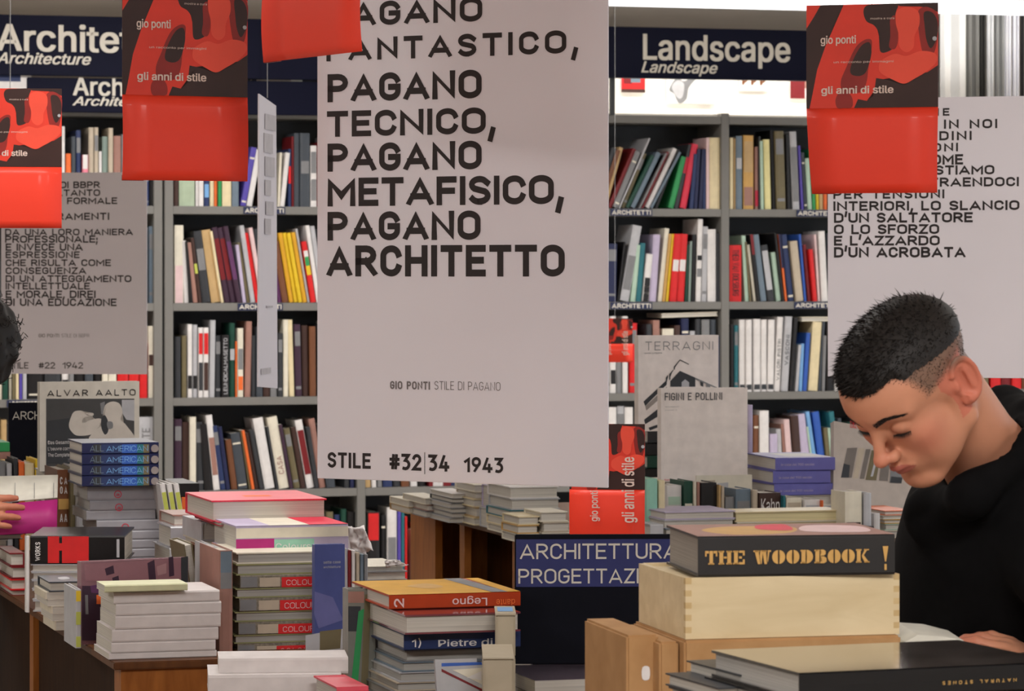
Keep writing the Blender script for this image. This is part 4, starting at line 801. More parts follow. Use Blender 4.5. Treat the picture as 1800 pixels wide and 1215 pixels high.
# -- beige boxes right of it
CARD = wood('beige_board', (176,164,142), (190,178,156), (2,2,2), .7); KRAFT = wood('kraft_board', (170,128,84), (186,144,98), (3,3,3), .75)
def carton(label, x0, x1, yt, yb, D, depth, m, yaw=T, zb=None, name='box', sticker=None, lid=False):
    X = (x0-CX)/F*D; k1 = (x1-CX)/F; c, s = math.cos(yaw), math.sin(yaw); L = (k1*D-X)/(c-k1*s)
    zb = zof(yb, D) if zb is None else zb; h = zof(yt, D) - zb
    M = Matrix.Translation((X, D, zb)) @ rz(yaw); r = empty(name, M, label, 'box')
    MB().box(0, L, 0, depth, 0, h*.999).build('body', m, r, bevel=.0025)
    return r, L, h
r, L, h = carton('beige slipcased book standing right of the Legno stack, upper box', 872, 906, 1082, 1156, 5.44, .12, CARD, yaw=.02)
MB().box(-.001, L+.001, -.001, .121, h, h+.003).build('lid', CARD, r); patch(r, [(rect(L*.1, L*.9, .03, .1), mat('light_blue'))], name='cover_print', y=-(h+.0035), face='top')
r, L, h = carton('larger beige slipcase under the blue-patched one, beside the dark sign', 850, 903, 1159, 1215, 5.22, .19, CARD, zb=Z3+.0005, yaw=.02)
MB().box(-.001, L+.001, -.001, .191, h, h+.002).build('lid', CARD, r)
r, L, h = carton('beige block holding up the upper slipcase, behind the larger one', 872, 906, 1157, 1240, 5.45, .11, CARD, zb=Z3+.0005, yaw=.02)
# -- magazines and the dark section sign on them
G = 'glossy purple-grey magazines under the dark sign'
GL = mat('gloss_purple_grey', .18, rgb=(104, 92, 104), coat=.6)
zt = zof(1196, 5.5)
for k in range(4):
    fb(f'{["glossy purple-grey","pink edged","mauve","dull violet"][k]} magazine, {ordn(k+1)} from the top under the dark sign', 940+k*3, 1150, 0, 0, 5.5, .3, [GL, 'brownish_pink', 'lilac', 'violet'][k], face='fore', group=G, zt=zt-k*(zt-Z3)/4, zb=zt-(k+1)*(zt-Z3)/4+.0002, page=PAGE, soft=True)
sx = P(905, 480, 5.72)
sg = empty('section_sign', Matrix.Translation((sx.x, 5.72, 0)) @ rz(math.radians(2)), 'navy section sign lettered Architettura Progettazione, behind the wooden box', 'sign')
fr = Fr(sg.matrix_world); zB = zt + .0006; zT = fr.hit(905, 940)[1]; L = fr.hit(1195, 940)[0]; zm = fr.hit(905, 1032)[1]
MB().box(0, L, 0, .008, zB, zT).build('board', mat('sign_black', .6), sg, bevel=.0015)
MB().box(.002, L-.002, -.002, .0, zm, zT-.008).build('blue_band', mat('sign_blue', .45, rgb=(42, 48, 104)), sg)
MB().box(.03, L-.03, .008, .09, zB, zB+.01).build('foot', mat('black'), sg)
for s_, x0, x1, y0, y1 in [('ARCHITETTURA', 914, 1212, 955, 983), ('PROGETTAZIONE', 911, 1240, 999, 1026)]:
    u0, z0 = fr.hit(x0, y1); u1, z1 = fr.hit(x1, y0); u1 = min(u1, L-.003)
    text(sg, s_, u0, u1, z0, z1, LET, y=-.0026, bold=.006)
# -- the Woodbook, its wooden box, the cardboard box
yw = math.radians(9)
WB = fb('thick black hardback titled The Woodbook in gold capitals, on a pale wooden box', 1227, 1573, 943, 1015, 4.35, .2, mat('woodbook_black', .4, rgb=(44,42,42)), yaw=yw, page=pages_mat('grey_block', (150,142,134)),
   top=[(rect(.0,1,.0,1), 'brownish_pink'), (spline([(.2,.1),(.5,.2),(.6,.7),(.3,.8),(.1,.5)]), 'gold'), (spline([(.6,.3),(.9,.2),(.95,.7),(.7,.8)]), 'pale_pink'), (spline([(.4,.5),(.55,.4),(.6,.9),(.45,.85)]), 'rose_red')])
# stencil slab capitals, drawn as outlines
def stencil(word, x0, x1, z0, z1, parent, m, y=-.001):
    H = z1 - z0; polys = []
    def bx(a, b, c, d): return [(a, c), (b, c), (b, d), (a, d)]
    def half(cx, rx, s, gap=.04, ri=.13):      # half a bowl with a thin slot down the middle
        n = 10; out = [(cx + s*(gap + (rx-gap)*math.sin(math.pi*i/n)), .5 - .5*math.cos(math.pi*i/n)) for i in range(n+1)]
        inn = [(cx + s*(gap + ri*.35*math.sin(math.pi*i/n)), .5 - .36*math.cos(math.pi*i/n)) for i in range(n, -1, -1)]
        return out + inn
    def glyph(ch):
        if ch == 'T': return .78, [bx(.28,.5,0,1), bx(.2,.58,0,.12), bx(.0,.24,.82,1), bx(.54,.78,.82,1), bx(0,.1,.6,.9), bx(.68,.78,.6,.9)]
        if ch == 'H': return .86, [bx(.06,.30,0,1), bx(0,.36,0,.12), bx(0,.36,.88,1), bx(.56,.80,0,1), bx(.5,.86,0,.12), bx(.5,.86,.88,1), bx(.34,.52,.44,.58)]
        if ch == 'E': return .74, [bx(.06,.30,0,1), bx(0,.34,0,.12), bx(0,.34,.88,1), bx(.38,.72,0,.16), bx(.62,.74,.0,.36), bx(.38,.72,.84,1), bx(.62,.74,.64,1), bx(.38,.56,.42,.58)]
        if ch == 'W': return 1.12, [[(.06,1),(.32,1),(.44,0),(.28,0)], [(.40,.6),(.48,0),(.52,0),(.60,1),(.44,1)], [(.56,1),(.80,1),(.86,0),(.70,0)], [(.92,1),(1.04,1),(.92,.1),(.88,.3)], bx(0,.38,.88,1), bx(.52,.84,.88,1), bx(.9,1.12,.88,1)]
        if ch == 'O': return .84, [half(.42,.42,-1), half(.42,.42,1)]
        if ch == 'D': return .82, [bx(.06,.32,0,1), bx(0,.34,0,.12), bx(0,.34,.88,1), half(.34,.46,1,.04)]
        if ch == 'B': return .78, [bx(.06,.32,0,1), bx(0,.34,0,.12), bx(0,.34,.88,1), [(.38,.54),(.6,.56),(.72,.66),(.72,.88),(.6,1),(.38,1),(.38,.88),(.46,.86),(.46,.68),(.38,.66)], [(.38,0),(.62,0),(.78,.12),(.78,.38),(.62,.5),(.38,.5),(.38,.38),(.48,.36),(.48,.14),(.38,.12)]]
        if ch == 'K': return .88, [bx(.06,.30,0,1), bx(0,.36,0,.12), bx(0,.36,.88,1), [(.36,.5),(.6,1),(.76,1),(.48,.5)], [(.38,.44),(.5,.56),(.86,0),(.58,0)], bx(.52,.84,.9,1), bx(.54,.88,0,.1)]
        return .42, []
    ws = [(glyph(c), c) for c in word]; tot = sum(g[0] + .07 for g, c in ws) - .07; sc = (x1-x0)/tot; x = x0
    for (wd, ps), c in ws:
        for p in ps: polys.append(([(x + a*sc, z0 + b*H) for a, b in p], m))
        x += (wd + .07)*sc
    patch(parent, polys, name='lettering', y=y, step=0)
fr = Fr(WB.matrix_world); GOLD = mat('gold_foil', .4, rgb=(206,160,92))
u0, z0 = fr.hit(1239, 993); u1, z1 = fr.hit(1528, 965); stencil('THE WOODBOOK', u0, u1, z0, z1, WB, GOLD, y=-.0016)
u0, z0 = fr.hit(1551, 1002); u1, z1 = fr.hit(1561, 960); patch(WB, [([(u0, z1), (u1, z1), ((u0*.4+u1*.6), z0+(z1-z0)*.35), (u0*.6+u1*.4, z0+(z1-z0)*.35)], GOLD), (rect(u0*.7+u1*.3, u0*.3+u1*.7, z0, z0+(z1-z0)*.25), mat('gold'))], name='gold_mark', y=-.0016)
# wooden box with finger joints
PLY = wood('pale_plywood', (206,184,144), (222,202,164), (1.2, 6, 6), .5)
yw = math.radians(13)
X = (1205-CX)/F*4.34; D = 4.34; k1 = (1581-CX)/F; L = (k1*D-X)/(math.cos(yw)-k1*math.sin(yw)); zb = zof(1125, D); h = zof(1016, D)-zb-.001
wbx = empty('wooden_box', Matrix.Translation((X, D, zb+.0005)) @ rz(yw), 'pale plywood box with finger-jointed corners under the Woodbook', 'box')
dp = .235; tw = .008; nj = 10
MB().box(tw, L-tw, 0, tw, 0, h).build('front_panel', PLY, wbx); MB().box(tw, L-tw, dp-tw, dp, 0, h).build('back_panel', PLY, wbx)
MB().box(0, tw, tw, dp-tw, 0, h).build('side_panel', PLY, wbx); MB().box(L-tw, L, tw, dp-tw, 0, h).build('side_panel', PLY, wbx)
MB().box(tw, L-tw, tw, dp-tw, h-.012, h-.004).build('lid', PLY, wbx); MB().box(tw, L-tw, tw, dp-tw, 0, .006).build('base', PLY, wbx)
PLYE = wood('plywood_end_grain', (190,160,112), (206,178,132), (3, 6, 6), .6)
fj = MB()
for xx in (0, L-tw):
    for k in range(nj):
        fj.box(xx, xx+tw, 0, tw, h*k/nj, h*(k+1)/nj, k % 2)
fj.build('finger_joints', [PLY, PLYE], wbx)
# kraft cardboard box (a slipcase with overlapping side flaps)
X = (1203-CX)/F*4.33; D = 4.33; k1 = (1584-CX)/F; L = (k1*D-X)/(math.cos(yw)-k1*math.sin(yw)); h = zof(1126, D)-Z3
cb = empty('cardboard_box', Matrix.Translation((X, D, Z3+.0005)) @ rz(yw), 'brown kraft cardboard box under the wooden box, small white sticker on its side', 'box')
MB().box(0, L, 0, .25, 0, h-.001).build('body', KRAFT, cb, bevel=.003)
MB().box(-.027, -.0015, .02, .24, 0, h-.004).build('side_flap', KRAFT, cb, bevel=.003)
cb2 = empty('cardboard_box', Matrix.Translation((X-.072, D+.035, Z3+.0005)) @ rz(yw), 'narrow kraft cardboard slip box standing left of the larger one, with a white sticker', 'box')
MB().box(0, .042, 0, .22, 0, h+.002).build('body', KRAFT, cb2, bevel=.003)
fr = Fr(cb2.matrix_world); u0, z0 = fr.hit(1129, 1194); u1, z1 = fr.hit(1141, 1173)
patch(cb2, [(spline(rect(max(.004,u0), max(.01,u1), z0, z1), 3), mat('white'))], name='sticker', y=-.0008)
# -- glossy stone books in front
G = 'glossy black stone books'
yw = math.radians(20)
NS = fb('black glossy hardback lettered Natural Stones upside down, nearest book at right', 1405, 1860, 1183, 1232, 3.86, .25, mat('gloss_black', .12, rgb=(22,22,24), coat=1), yaw=yw, texts=[('NATURAL STONES', 1656, 1786, 1192, 1204, 'gold', 180, .012)], page=PAGEG, rough=.2,
   top=[(rect(.0,1,.0,1), 'dark_grey')])
NS_top = mat('gloss_stone_print', .1, rgb=(92, 84, 80), coat=1, scale=14, noise=.35)
for ch in NS.children:
    if ch.name.startswith('printed_cover'): ch.data.materials.clear(); ch.data.materials.append(NS_top)
zb = zof(1232, 3.86)
for k in range(5):
    t = (zb - Z3)/5
    fb(f'black glossy hardback, {ordn(k+1)} beneath the Natural Stones book', 1392-k*3, 1850, 0, 0, 3.86, .25, mat('gloss_black', .12), yaw=yw, face='headL' if k % 2 else 'spine', group=G, zt=zb-k*t, zb=zb-(k+1)*t+.0003, page=PAGEG)
fb('black-edged hardback poking out left under the Natural Stones book', 1300, 1400, 1186, 1208, 4.02, .16, 'dark_grey', yaw=yw, face='headR', group=G, page=PAGE, zb=zof(1209,4.02))
fb('grey-edged hardback poking out further left, lowest at the corner', 1262, 1380, 1209, 1232, 4.0, .16, 'dark_grey', yaw=yw, face='headR', group=G, page=PAGE, zb=zof(1232,4.0))
fill_down('dark-edged hardback at the left corner of the stone books, {} lower down', 1264, 1384, 1232, 4.0, .16, ['dark_grey'], Z3+.0002, 4, G, face='headR', yaw=yw)

# ================================================================ MIDDLE TABLE (top at .85 m)
# stacks along its left edge, far to near
def edge_stack(x0, x1, yt, D, depth, spec, where, face='fore', page=None):
    zt = zof(yt, D); tot = sum(s[0] for s in spec); sc = (zt - Z2 - .0004)/tot
    for k, (t, c, lb) in enumerate(spec):
        t *= sc; j = random.uniform(-3, 3)
        fb(f'{lb}, {ordn(k+1)} down, stack {where}', x0+j, x1+j, 0, 0, D, depth, c, face=face, group='books in the stack ' + where, zt=zt, zb=zt-t+.0002, page=page or PAGE); zt -= t
edge_stack(716, 752, 880, 9.9, .22, [(1,'ivory','white thin book'),(1,'tan','tan thin book')], 'at the far left corner of the middle table')
edge_stack(748, 786, 876, 9.75, .25, [(1,'ivory','whitish magazine'),(1,'brownish_pink','reddish magazine'),(1,'grey','grey magazine')], 'second along the middle table edge')
edge_stack(792, 832, 868, 9.55, .24, [(1,'white','white book'),(1,'dark_grey','black-edged book'),(1,'pale_grey','grey book'),(1,'grey','grey book'),(1,'grey','slate book'),(1,'pale_grey','pale book')], 'of grey books on the middle table edge')
edge_stack(834, 878, 852, 9.45, .2, [(1.2,'ivory','cream book'),(1,'beige','beige book'),(1.3,'cream','cream book'),(1.6,'tan','tan book'),(1.2,'cream','pale book')], 'of cream books below the large poster')
edge_stack(880, 906, 858, 9.25, .2, [(3,'lilac','pale lilac block'),(2.6,'pale_grey','pale grey block')], 'of pale blocks beside the cream books')
edge_stack(896, 982, 856, 9.1, .22, [(2.6,'white','white flat box'),(2.4,'pale_grey','pale flat box'),(1.8,'teal','teal book'),(2,'cream','cream book'),(1.6,'ivory','ivory book')], 'with white boxes above the dark sign')
edge_stack(912, 950, 908, 8.85, .15, [(1,'cream','cream book'),(1,'gold','gold-edged book'),(1,'ivory','cream book')], 'of small cream books at the near edge')
edge_stack(952, 1000, 900, 8.85, .15, [(1,'ivory','cream book'),(1,'beige','beige book'),(1,'ivory','ivory book')], 'of small books left of the rotated red card')
# ---- Terragni and Figini covers standing on stacks
edge_stack(1136, 1172, 757, 9.7, .2, [(1,'dark_grey','black book'),(1,'black','black book'),(1,'dark_green','dark green book'),(1,'black','black book'),(1,'dark_grey','dark grey book'),(1,'black','black book'),(1,'slate','slate book')], 'of black books under the Terragni cover', face='spine')
INK = 'dark_grey'
standing('pale book with a line drawing of a corner building, titled Terragni', 1122, 9.62, 1263, 9.7, 590, 757, .03, mat('cover_stone', .5, rgb=(234,224,218)), z=zof(757, 9.7)+.001, texts=[('TERRAGNI', 1134, 1253, 600, 616, 'grey', 0, -.005), ('opera completa', 1132, 1163, 619, 622, 'grey', 0, 0)], polys=[
    ([(1131,706),(1172,668),(1172,676),(1134,714)], INK), ([(1134,714),(1172,680),(1172,690),(1136,722)], mat('mid_grey_print', .5, rgb=(150,142,136))), ([(1132,738),(1160,716),(1160,730),(1134,746)], INK),
    ([(1140,752),(1160,745),(1160,750),(1142,757)], INK), ([(1178,670),(1195,652),(1222,664),(1222,680),(1178,680)], INK), ([(1198,672),(1204,667),(1211,672),(1211,680),(1198,680)], 'pale_grey'),
    ([(1176,658),(1183,650),(1184,651),(1178,659),(1178,668),(1176,668)], INK), ([(1184,645),(1195,632),(1211,640),(1210,641),(1195,634),(1186,646),(1186,650),(1184,650)], INK), ([(1170,664),(1174,659),(1174,662),(1170,680)], INK),
    ([(1230,670),(1236,673),(1236,680),(1231,678)], INK), ([(1240,674),(1248,677),(1248,681),(1241,680)], 'grey'), ([(1222,664),(1262,682),(1262,684),(1222,667)], 'grey')])
edge_stack(1168, 1312, 847, 9.32, .2, [(1,'ivory','cream book'),(1,'grey','grey book'),(1,'white','white book'),(1,'slate','slate book')], 'under the Figini e Pollini cover')
standing('plain pale book cover titled Figini e Pollini', 1162, 9.3, 1314, 9.36, 683, 847, .035, mat('cover_stone', .5), z=zof(847, 9.32)+.001, spine_left=True, texts=[('FIGINI E POLLINI', 1168, 1269, 690, 704, INK, 0, .006), ('opera completa 1927', 1169, 1194, 714, 716, 'grey', 0, 0), ('a cura di V. G.', 1169, 1190, 720, 722, 'grey', 0, 0), ('Electa', 1168, 1182, 842, 845, 'red', 0, 0)])
upright('pale white-lilac book standing at the right edge of the Figini cover', 1315, 1324, 712, 850, 9.6, 'lilac', depth=.14, z=Z2+.001)
# ---- violet stack
G = 'thick violet books'
for k, (x0, x1, a, b) in enumerate([(1363, 1468, 805, 828), (1359, 1460, 828, 851), (1361, 1464, 851, 872)]):
    fb(f'thick violet-blue hardback with white spine title, {["top","middle","bottom"][k]} of the violet stack', x0, x1, a, b, 9.32, .28, mat('violet_cover', .35, rgb=(104,102,172)), group=G, yaw=math.radians(13+k*2), texts=[('le case del 900 secolo', x0+10, x0+68, a+9, a+14, 'lilac', 0, .004)], rough=.3,
       top=[(rect(.3,.9,.2,.8), 'pale_grey')] if k == 0 else None)
edge_stack(1345, 1470, 872, 9.32, .26, [(1,'ivory','white book'),(1,'pale_grey','grey book'),(1,'ivory','cream book')], 'beneath the violet books')
# ---- photo book leaning at the man's face
standing('grey photo book of tall narrow pictures leaning by the man\'s face', 1465, 9.35, 1606, 9.45, 740, 878, .02, mat('cover_warm_grey', .45, rgb=(190,178,168)), z=zof(879, 9.35), lean=math.radians(20), roll=math.radians(11), polys=[
    ([(1489,788),(1507,787),(1497,840),(1478,840)], mat('photo_mid', .4, rgb=(120,112,106))), ([(1483,815),(1494,818),(1492,840),(1478,840)], INK), ([(1509,788),(1520,788),(1508,841),(1499,841)], 'beige'), ([(1522,790),(1530,790),(1519,842),(1511,842)], mat('photo_mid', .4)),
    ([(1532,792),(1549,792),(1540,845),(1521,844)], 'olive'), ([(1541,796),(1545,796),(1534,838),(1530,838)], 'pale_grey'), ([(1551,795),(1566,797),(1560,846),(1545,845)], mat('photo_mid', .4)), ([(1568,800),(1590,803),(1584,850),(1563,849)], 'grey'), ([(1566,838),(1586,840),(1584,850),(1564,849)], INK)],
    texts=[('LUCE', 1494, 1506, 742, 752, 'red', 0, 0)])
edge_stack(1468, 1600, 906, 9.33, .26, [(1,'pale_grey','grey shiny magazine'),(1,'white','white magazine'),(1,'grey','grey magazine'),(1,'pale_grey','pale magazine')], 'under the leaning photo book')
# ---- low row in front: little upright books and cards at the near edge of the middle table
upright('mint green book standing right of the rotated red card', 1137, 1157, 842, 960, 8.9, 'mint_green', depth=.15, z=Z2+.001)
upright('cream spine right beside the mint green book', 1158, 1170, 845, 960, 8.92, 'cream', depth=.15, z=Z2+.001)
fb('grey-white box low behind the Woodbook corner', 1143, 1166, 922, 960, 8.74, .1, 'pale_grey', zb=Z2+.0002, cat='box', name='slip_box')
edge_stack(1168, 1292, 900, 8.78, .2, [(1,'lilac','lilac glossy magazine'),(1,'pale_grey','pale grey magazine'),(1,'blue_grey','blue-grey magazine'),(1,'brownish_pink','mauve magazine')], 'of flat magazines behind the Woodbook')
edge_stack(1294, 1484, 900, 8.84, .12, [(1.1,'cream','yellowed book'),(1,'ivory','cream book'),(1.2,'tan','tan book')], 'of yellowed books behind the Woodbook', page=pages_mat('yellowed_pages', (226,214,168)))
G = 'small upright books behind the Woodbook'
zr = zof(905, 9.1)
fb('long low block under the small upright books, hidden behind the Woodbook', 1172, 1470, 906, 950, 9.12, .16, 'grey', zb=Z2+.0002, zt=zr, cat='box', name='slip_box')
standing('large white card standing behind the small upright books', 1224, 9.32, 1322, 9.36, 836, 905, .012, 'ivory', z=Z2+.001, polys=[([(1230,846),(1257,844),(1257,870),(1230,872)], 'beige'), ([(1261,850),(1280,848),(1279,890),(1261,890)], 'pale_grey')], soft=True)
for k, (x0, x1, yt, c, lb, dots) in enumerate([
    (1173,1200,854,'white','white card with a pale green corner',[(.3,.6,'pale_green')]), (1203,1219,846,'dark_green','dark green small book with a white lower band',[(.0,.3,'ivory')]), (1220,1225,847,'ivory','thin white booklet right of the dark green one',[]), (1226,1231,848,'brownish_pink','thin brownish booklet before the black one',[]),
    (1233,1262,849,'black','black small book with a little white label',[(.05,.2,'ivory')]), (1264,1268,853,'tan','thin tan booklet right of the black book',[]), (1269,1274,855,'beige','thin beige booklet before the grey slab',[]), (1276,1292,874,'grey','grey slab left of the cropped grey book',[]),
    (1294,1322,860,'blue_grey','blue-grey small book left of the Kahn book',[(.2,.5,'grey')]), (1324,1333,862,'beige','beige page-edged booklet touching the Kahn book',[]), (1335,1376,867,'dark_brown','dark small book lettered Kahn in white',[(.0,.05,'black')]), (1377,1382,872,'teal','thin teal booklet right of the Kahn book',[]),
    (1383,1412,876,'ivory','cream cards right of the Kahn book',[(.2,.7,'beige')]), (1415,1444,879,'white','white small card with a speck, beside an orange edge',[(.4,.6,'pale_grey')]), (1445,1448,880,'orange','thin orange edged booklet at the row end',[])]):
    o = upright(lb + ', behind the Woodbook', x0, x1, yt, 905, 9.14, c, depth=.12, z=zr+.001, group=G, dots=dots)
    if 'Kahn' in lb and c == 'dark_brown':
        t = (x1-x0)/F*9.14; H = zof(yt, 9.14)-zr; text(o, 'Kahn', t*.06, t*.9, H*.06, H*.72, mat('white'), y=-.003, bold=0)
upright('yellowish white card book with grey spine edge, standing behind the Woodbook right end', 1486, 1518, 865, 925, 8.86, 'ivory', depth=.1, z=zof(926, 8.86), dots=[(.0,.12,'dark_brown')])
upright('grey narrow slab joined at the right of the yellowish card book', 1519, 1533, 867, 925, 8.87, 'pale_grey', depth=.1, z=zof(926, 8.86))
fb('dark block under the yellowish card book', 1484, 1536, 926, 955, 8.84, .12, 'dark_grey', zb=Z2+.0002, cat='box', name='slip_box')
edge_stack(1553, 1604, 898, 9.0, .2, [(1.2,'orange','orange book'),(1,'ivory','cream book'),(1.1,'golden','orange-yellow book'),(1.6,'pale_green','pale green book'),(2,'ivory','white book')], 'of orange books at the man\'s jacket')
upright('white booklet between the card book and the orange books', 1537, 1548, 903, 955, 8.95, 'white', depth=.1, z=Z2+.001)
# ---------------------------------------------------------------- hanging posters and folded red cards
POST = mat('poster_board', .6, rgb=(236, 230, 237), noise=.02, scale=4); PINK = mat('poster_ink', .6, rgb=(44, 36, 36), noise=.02); PGREY = mat('poster_grey_ink', .6, rgb=(120, 112, 112), noise=.02)
NYL = mat('nylon_thread', .3, rgb=(170, 170, 170))
def hang(r, xs, ztop_local, thin=.0006):
    """two nylon threads from the top edge up to the ceiling"""
    zc = 2.86 - r.matrix_world.translation.z
    for x in xs: MB().tube([(x, .001, ztop_local - .008), (x, .001, zc)], thin, seg=5).build('nylon_thread', NYL, r)
def poster(label, xL, DL, xR, DR, yT, yB, lines, ztop=None, name='hanging_poster', small=()):
    fr = frame2(xL, DL, xR, DR, 0); zb = zof(yB, DL); zt = ztop if ztop is not None else zof(yT, DL)
    M = fr.M @ Matrix.Translation((0, 0, zb)); r = empty(name, M, label, 'poster', 'quotation posters'); L = fr.L; h = zt - zb
    MB().box(0, L, 0, .004, 0, h).build('board', POST, r, bevel=.0008)
    f2 = Fr(M)
    for ln in lines:
        s_, x0, x1, y0, y1 = ln[:5]; bo = ln[5] if len(ln) > 5 else .026; m = ln[6] if len(ln) > 6 else PINK
        u0, z0 = f2.hit(x0, y1); u1, z1 = f2.hit(x1, y0)
        text(r, s_, u0, u1, z0, z1, m, bold=bo, y=-.0006)
    MB().tube([(.03, .002, h-.012), (.03, .002, h+.006)], .003, 8).build('eyelet', mat('pale_grey'), r)
    hang(r, [.03, L-.03], h)
    return r
poster('large white poster with stacked Pagano lines in bold black capitals, nearest and central', 557.5, 6.05, 1068.5, 5.78, 0, 841, [
    ('PAGANO', 576, 848, -6, 48), ('FANTASTICO,', 574, 1017, 52, 108), ('PAGANO', 576, 847, 122, 180), ('TECNICO,', 575, 872, 188, 241), ('PAGANO', 576, 847, 247, 302),
    ('METAFISICO,', 576, 992, 307, 363), ('PAGANO', 576, 845, 370, 423), ('ARCHITETTO', 575, 993, 430, 486),
    ('GIO PONTI', 686, 756, 671, 684, .02, PGREY), ('STILE DI PAGANO', 764, 880, 672, 685, -.004, PGREY),
    ('STILE', 576, 652, 797, 822, .02), ('#32|34', 685, 790, 800, 826, .02), ('1943', 816, 886, 805, 830, .02)], ztop=2.12)
poster('white poster in dense capitals ending di una educazione, hanging at far left', 2, 11.8, 258, 11.72, 304, 657, [
    ('DI BBPR', 106, 176, 319, 331, .02), ('SOLTANTO', 76, 176, 333, 345, .02), ('FORMALE', 118, 206, 347, 359, .02), ('E', 100, 108, 361, 372, .02), ('TEMPERAMENTI', 30, 192, 374, 387, .02), ('DA UNA LORO MANIERA', 9, 234, 402, 414, .02), ('PROFESSIONALE;', 9, 172, 414, 427, .02), ('E INVECE UNA', 10, 146, 428, 441, .02),
    ('ESPRESSIONE', 10, 140, 442, 454, .02), ('CHE RISULTA COME', 10, 195, 456, 468, .02), ('CONSEGUENZA', 10, 152, 470, 482, .02), ('DI UN ATTEGGIAMENTO', 10, 231, 484, 496, .02), ('INTELLETTUALE', 10, 158, 497, 509, .02), ('E MORALE, DIREI', 10, 168, 511, 524, .02), ('DI UNA EDUCAZIONE', 10, 205, 525, 538, .02),
    ('GIO PONTI', 68, 104, 587, 593, .01, PGREY), ('STILE DI BBPR', 108, 157, 587, 593, -.004, PGREY), ('STILE', 12, 50, 637, 648, .01), ('#22', 68, 97, 637, 648, .01), ('1942', 110, 146, 637, 648, .01)])
poster('white poster ending d\'un acrobata, hanging behind the reading man', 1455, 8.35, 1822, 8.2, 174, 662, [
    ('NOI CHE', 1552, 1669, 190, 205), ('E IN NOI', 1626, 1753, 209, 227), ('CITTADINI', 1556, 1708, 230, 248), ('SENSAZIONI', 1512, 1684, 251, 268), ('COME', 1620, 1693, 271, 290), ('ASSISTIAMO', 1580, 1748, 290, 308), ('SOTTRAENDOCI', 1578, 1791, 311, 329),
    ('PER TENSIONI', 1465, 1660, 333, 350), ('INTERIORI, LO SLANCIO', 1465, 1792, 352, 371), ('D\'UN SALTATORE', 1466, 1710, 373, 392), ('O LO SFORZO', 1466, 1651, 394, 412), ('E L\'AZZARDO', 1466, 1652, 414, 432), ('D\'UN ACROBATA', 1466, 1698, 434, 453)])
# poster seen almost edge-on
pts = [P(454.5, 680, 8.7), P(488, 683, 8.95), P(485.5, 186, 8.95), P(456, 165, 8.7)]
o0 = pts[0]; d = (pts[1]-pts[0]); n_ = d.cross(Vector((0, 0, 1))).normalized()*.004
bm = bmesh.new(); A = [bm.verts.new(p - o0) for p in pts]; B = [bm.verts.new(p - o0 - n_) for p in pts]
bm.faces.new(A); bm.faces.new(B[::-1])
for i in range(4): bm.faces.new((A[i], B[i], B[(i+1) % 4], A[(i+1) % 4]))
bmesh.ops.recalc_face_normals(bm, faces=bm.faces)
me = bpy.data.meshes.new('board'); bm.to_mesh(me); bm.free(); me.materials.append(POST)
eo = empty('hanging_poster', Matrix.Translation(o0), 'white poster turned nearly edge-on, hanging before the bookcase', 'poster', 'quotation posters'); link('board', me, eo)
zc = 2.86 - o0.z; tp = P(470, 172, 8.8) - o0
MB().tube([(tp.x, tp.y, tp.z), (tp.x, tp.y, zc)], .0012, 5).build('nylon_thread', NYL, eo)
# faint print on its face
fre = frame2(454.5, 8.7, 488, 8.95, 0); ang = math.atan2(d.y, d.x)
Mx = Matrix.Rotation(ang, 4, 'Z'); h0 = MB()
for (z0, z1, u0, u1) in [(.66, .70, .3, .85), (.60, .65, .25, .7), (.54, .59, .3, .8), (.49, .53, .3, .6), (.44, .475, .35, .75), (.39, .43, .3, .6), (.03, .045, .1, .6), (.2, .205, .4, .7)]:
    Lx = d.length; h0.box(Lx*u0, Lx*u1, -.0025, -.0015, z0, z1)
ob = h0.build('faint_print', mat('poster_grey_ink2', .6, rgb=(200,194,198)), eo, Mx)

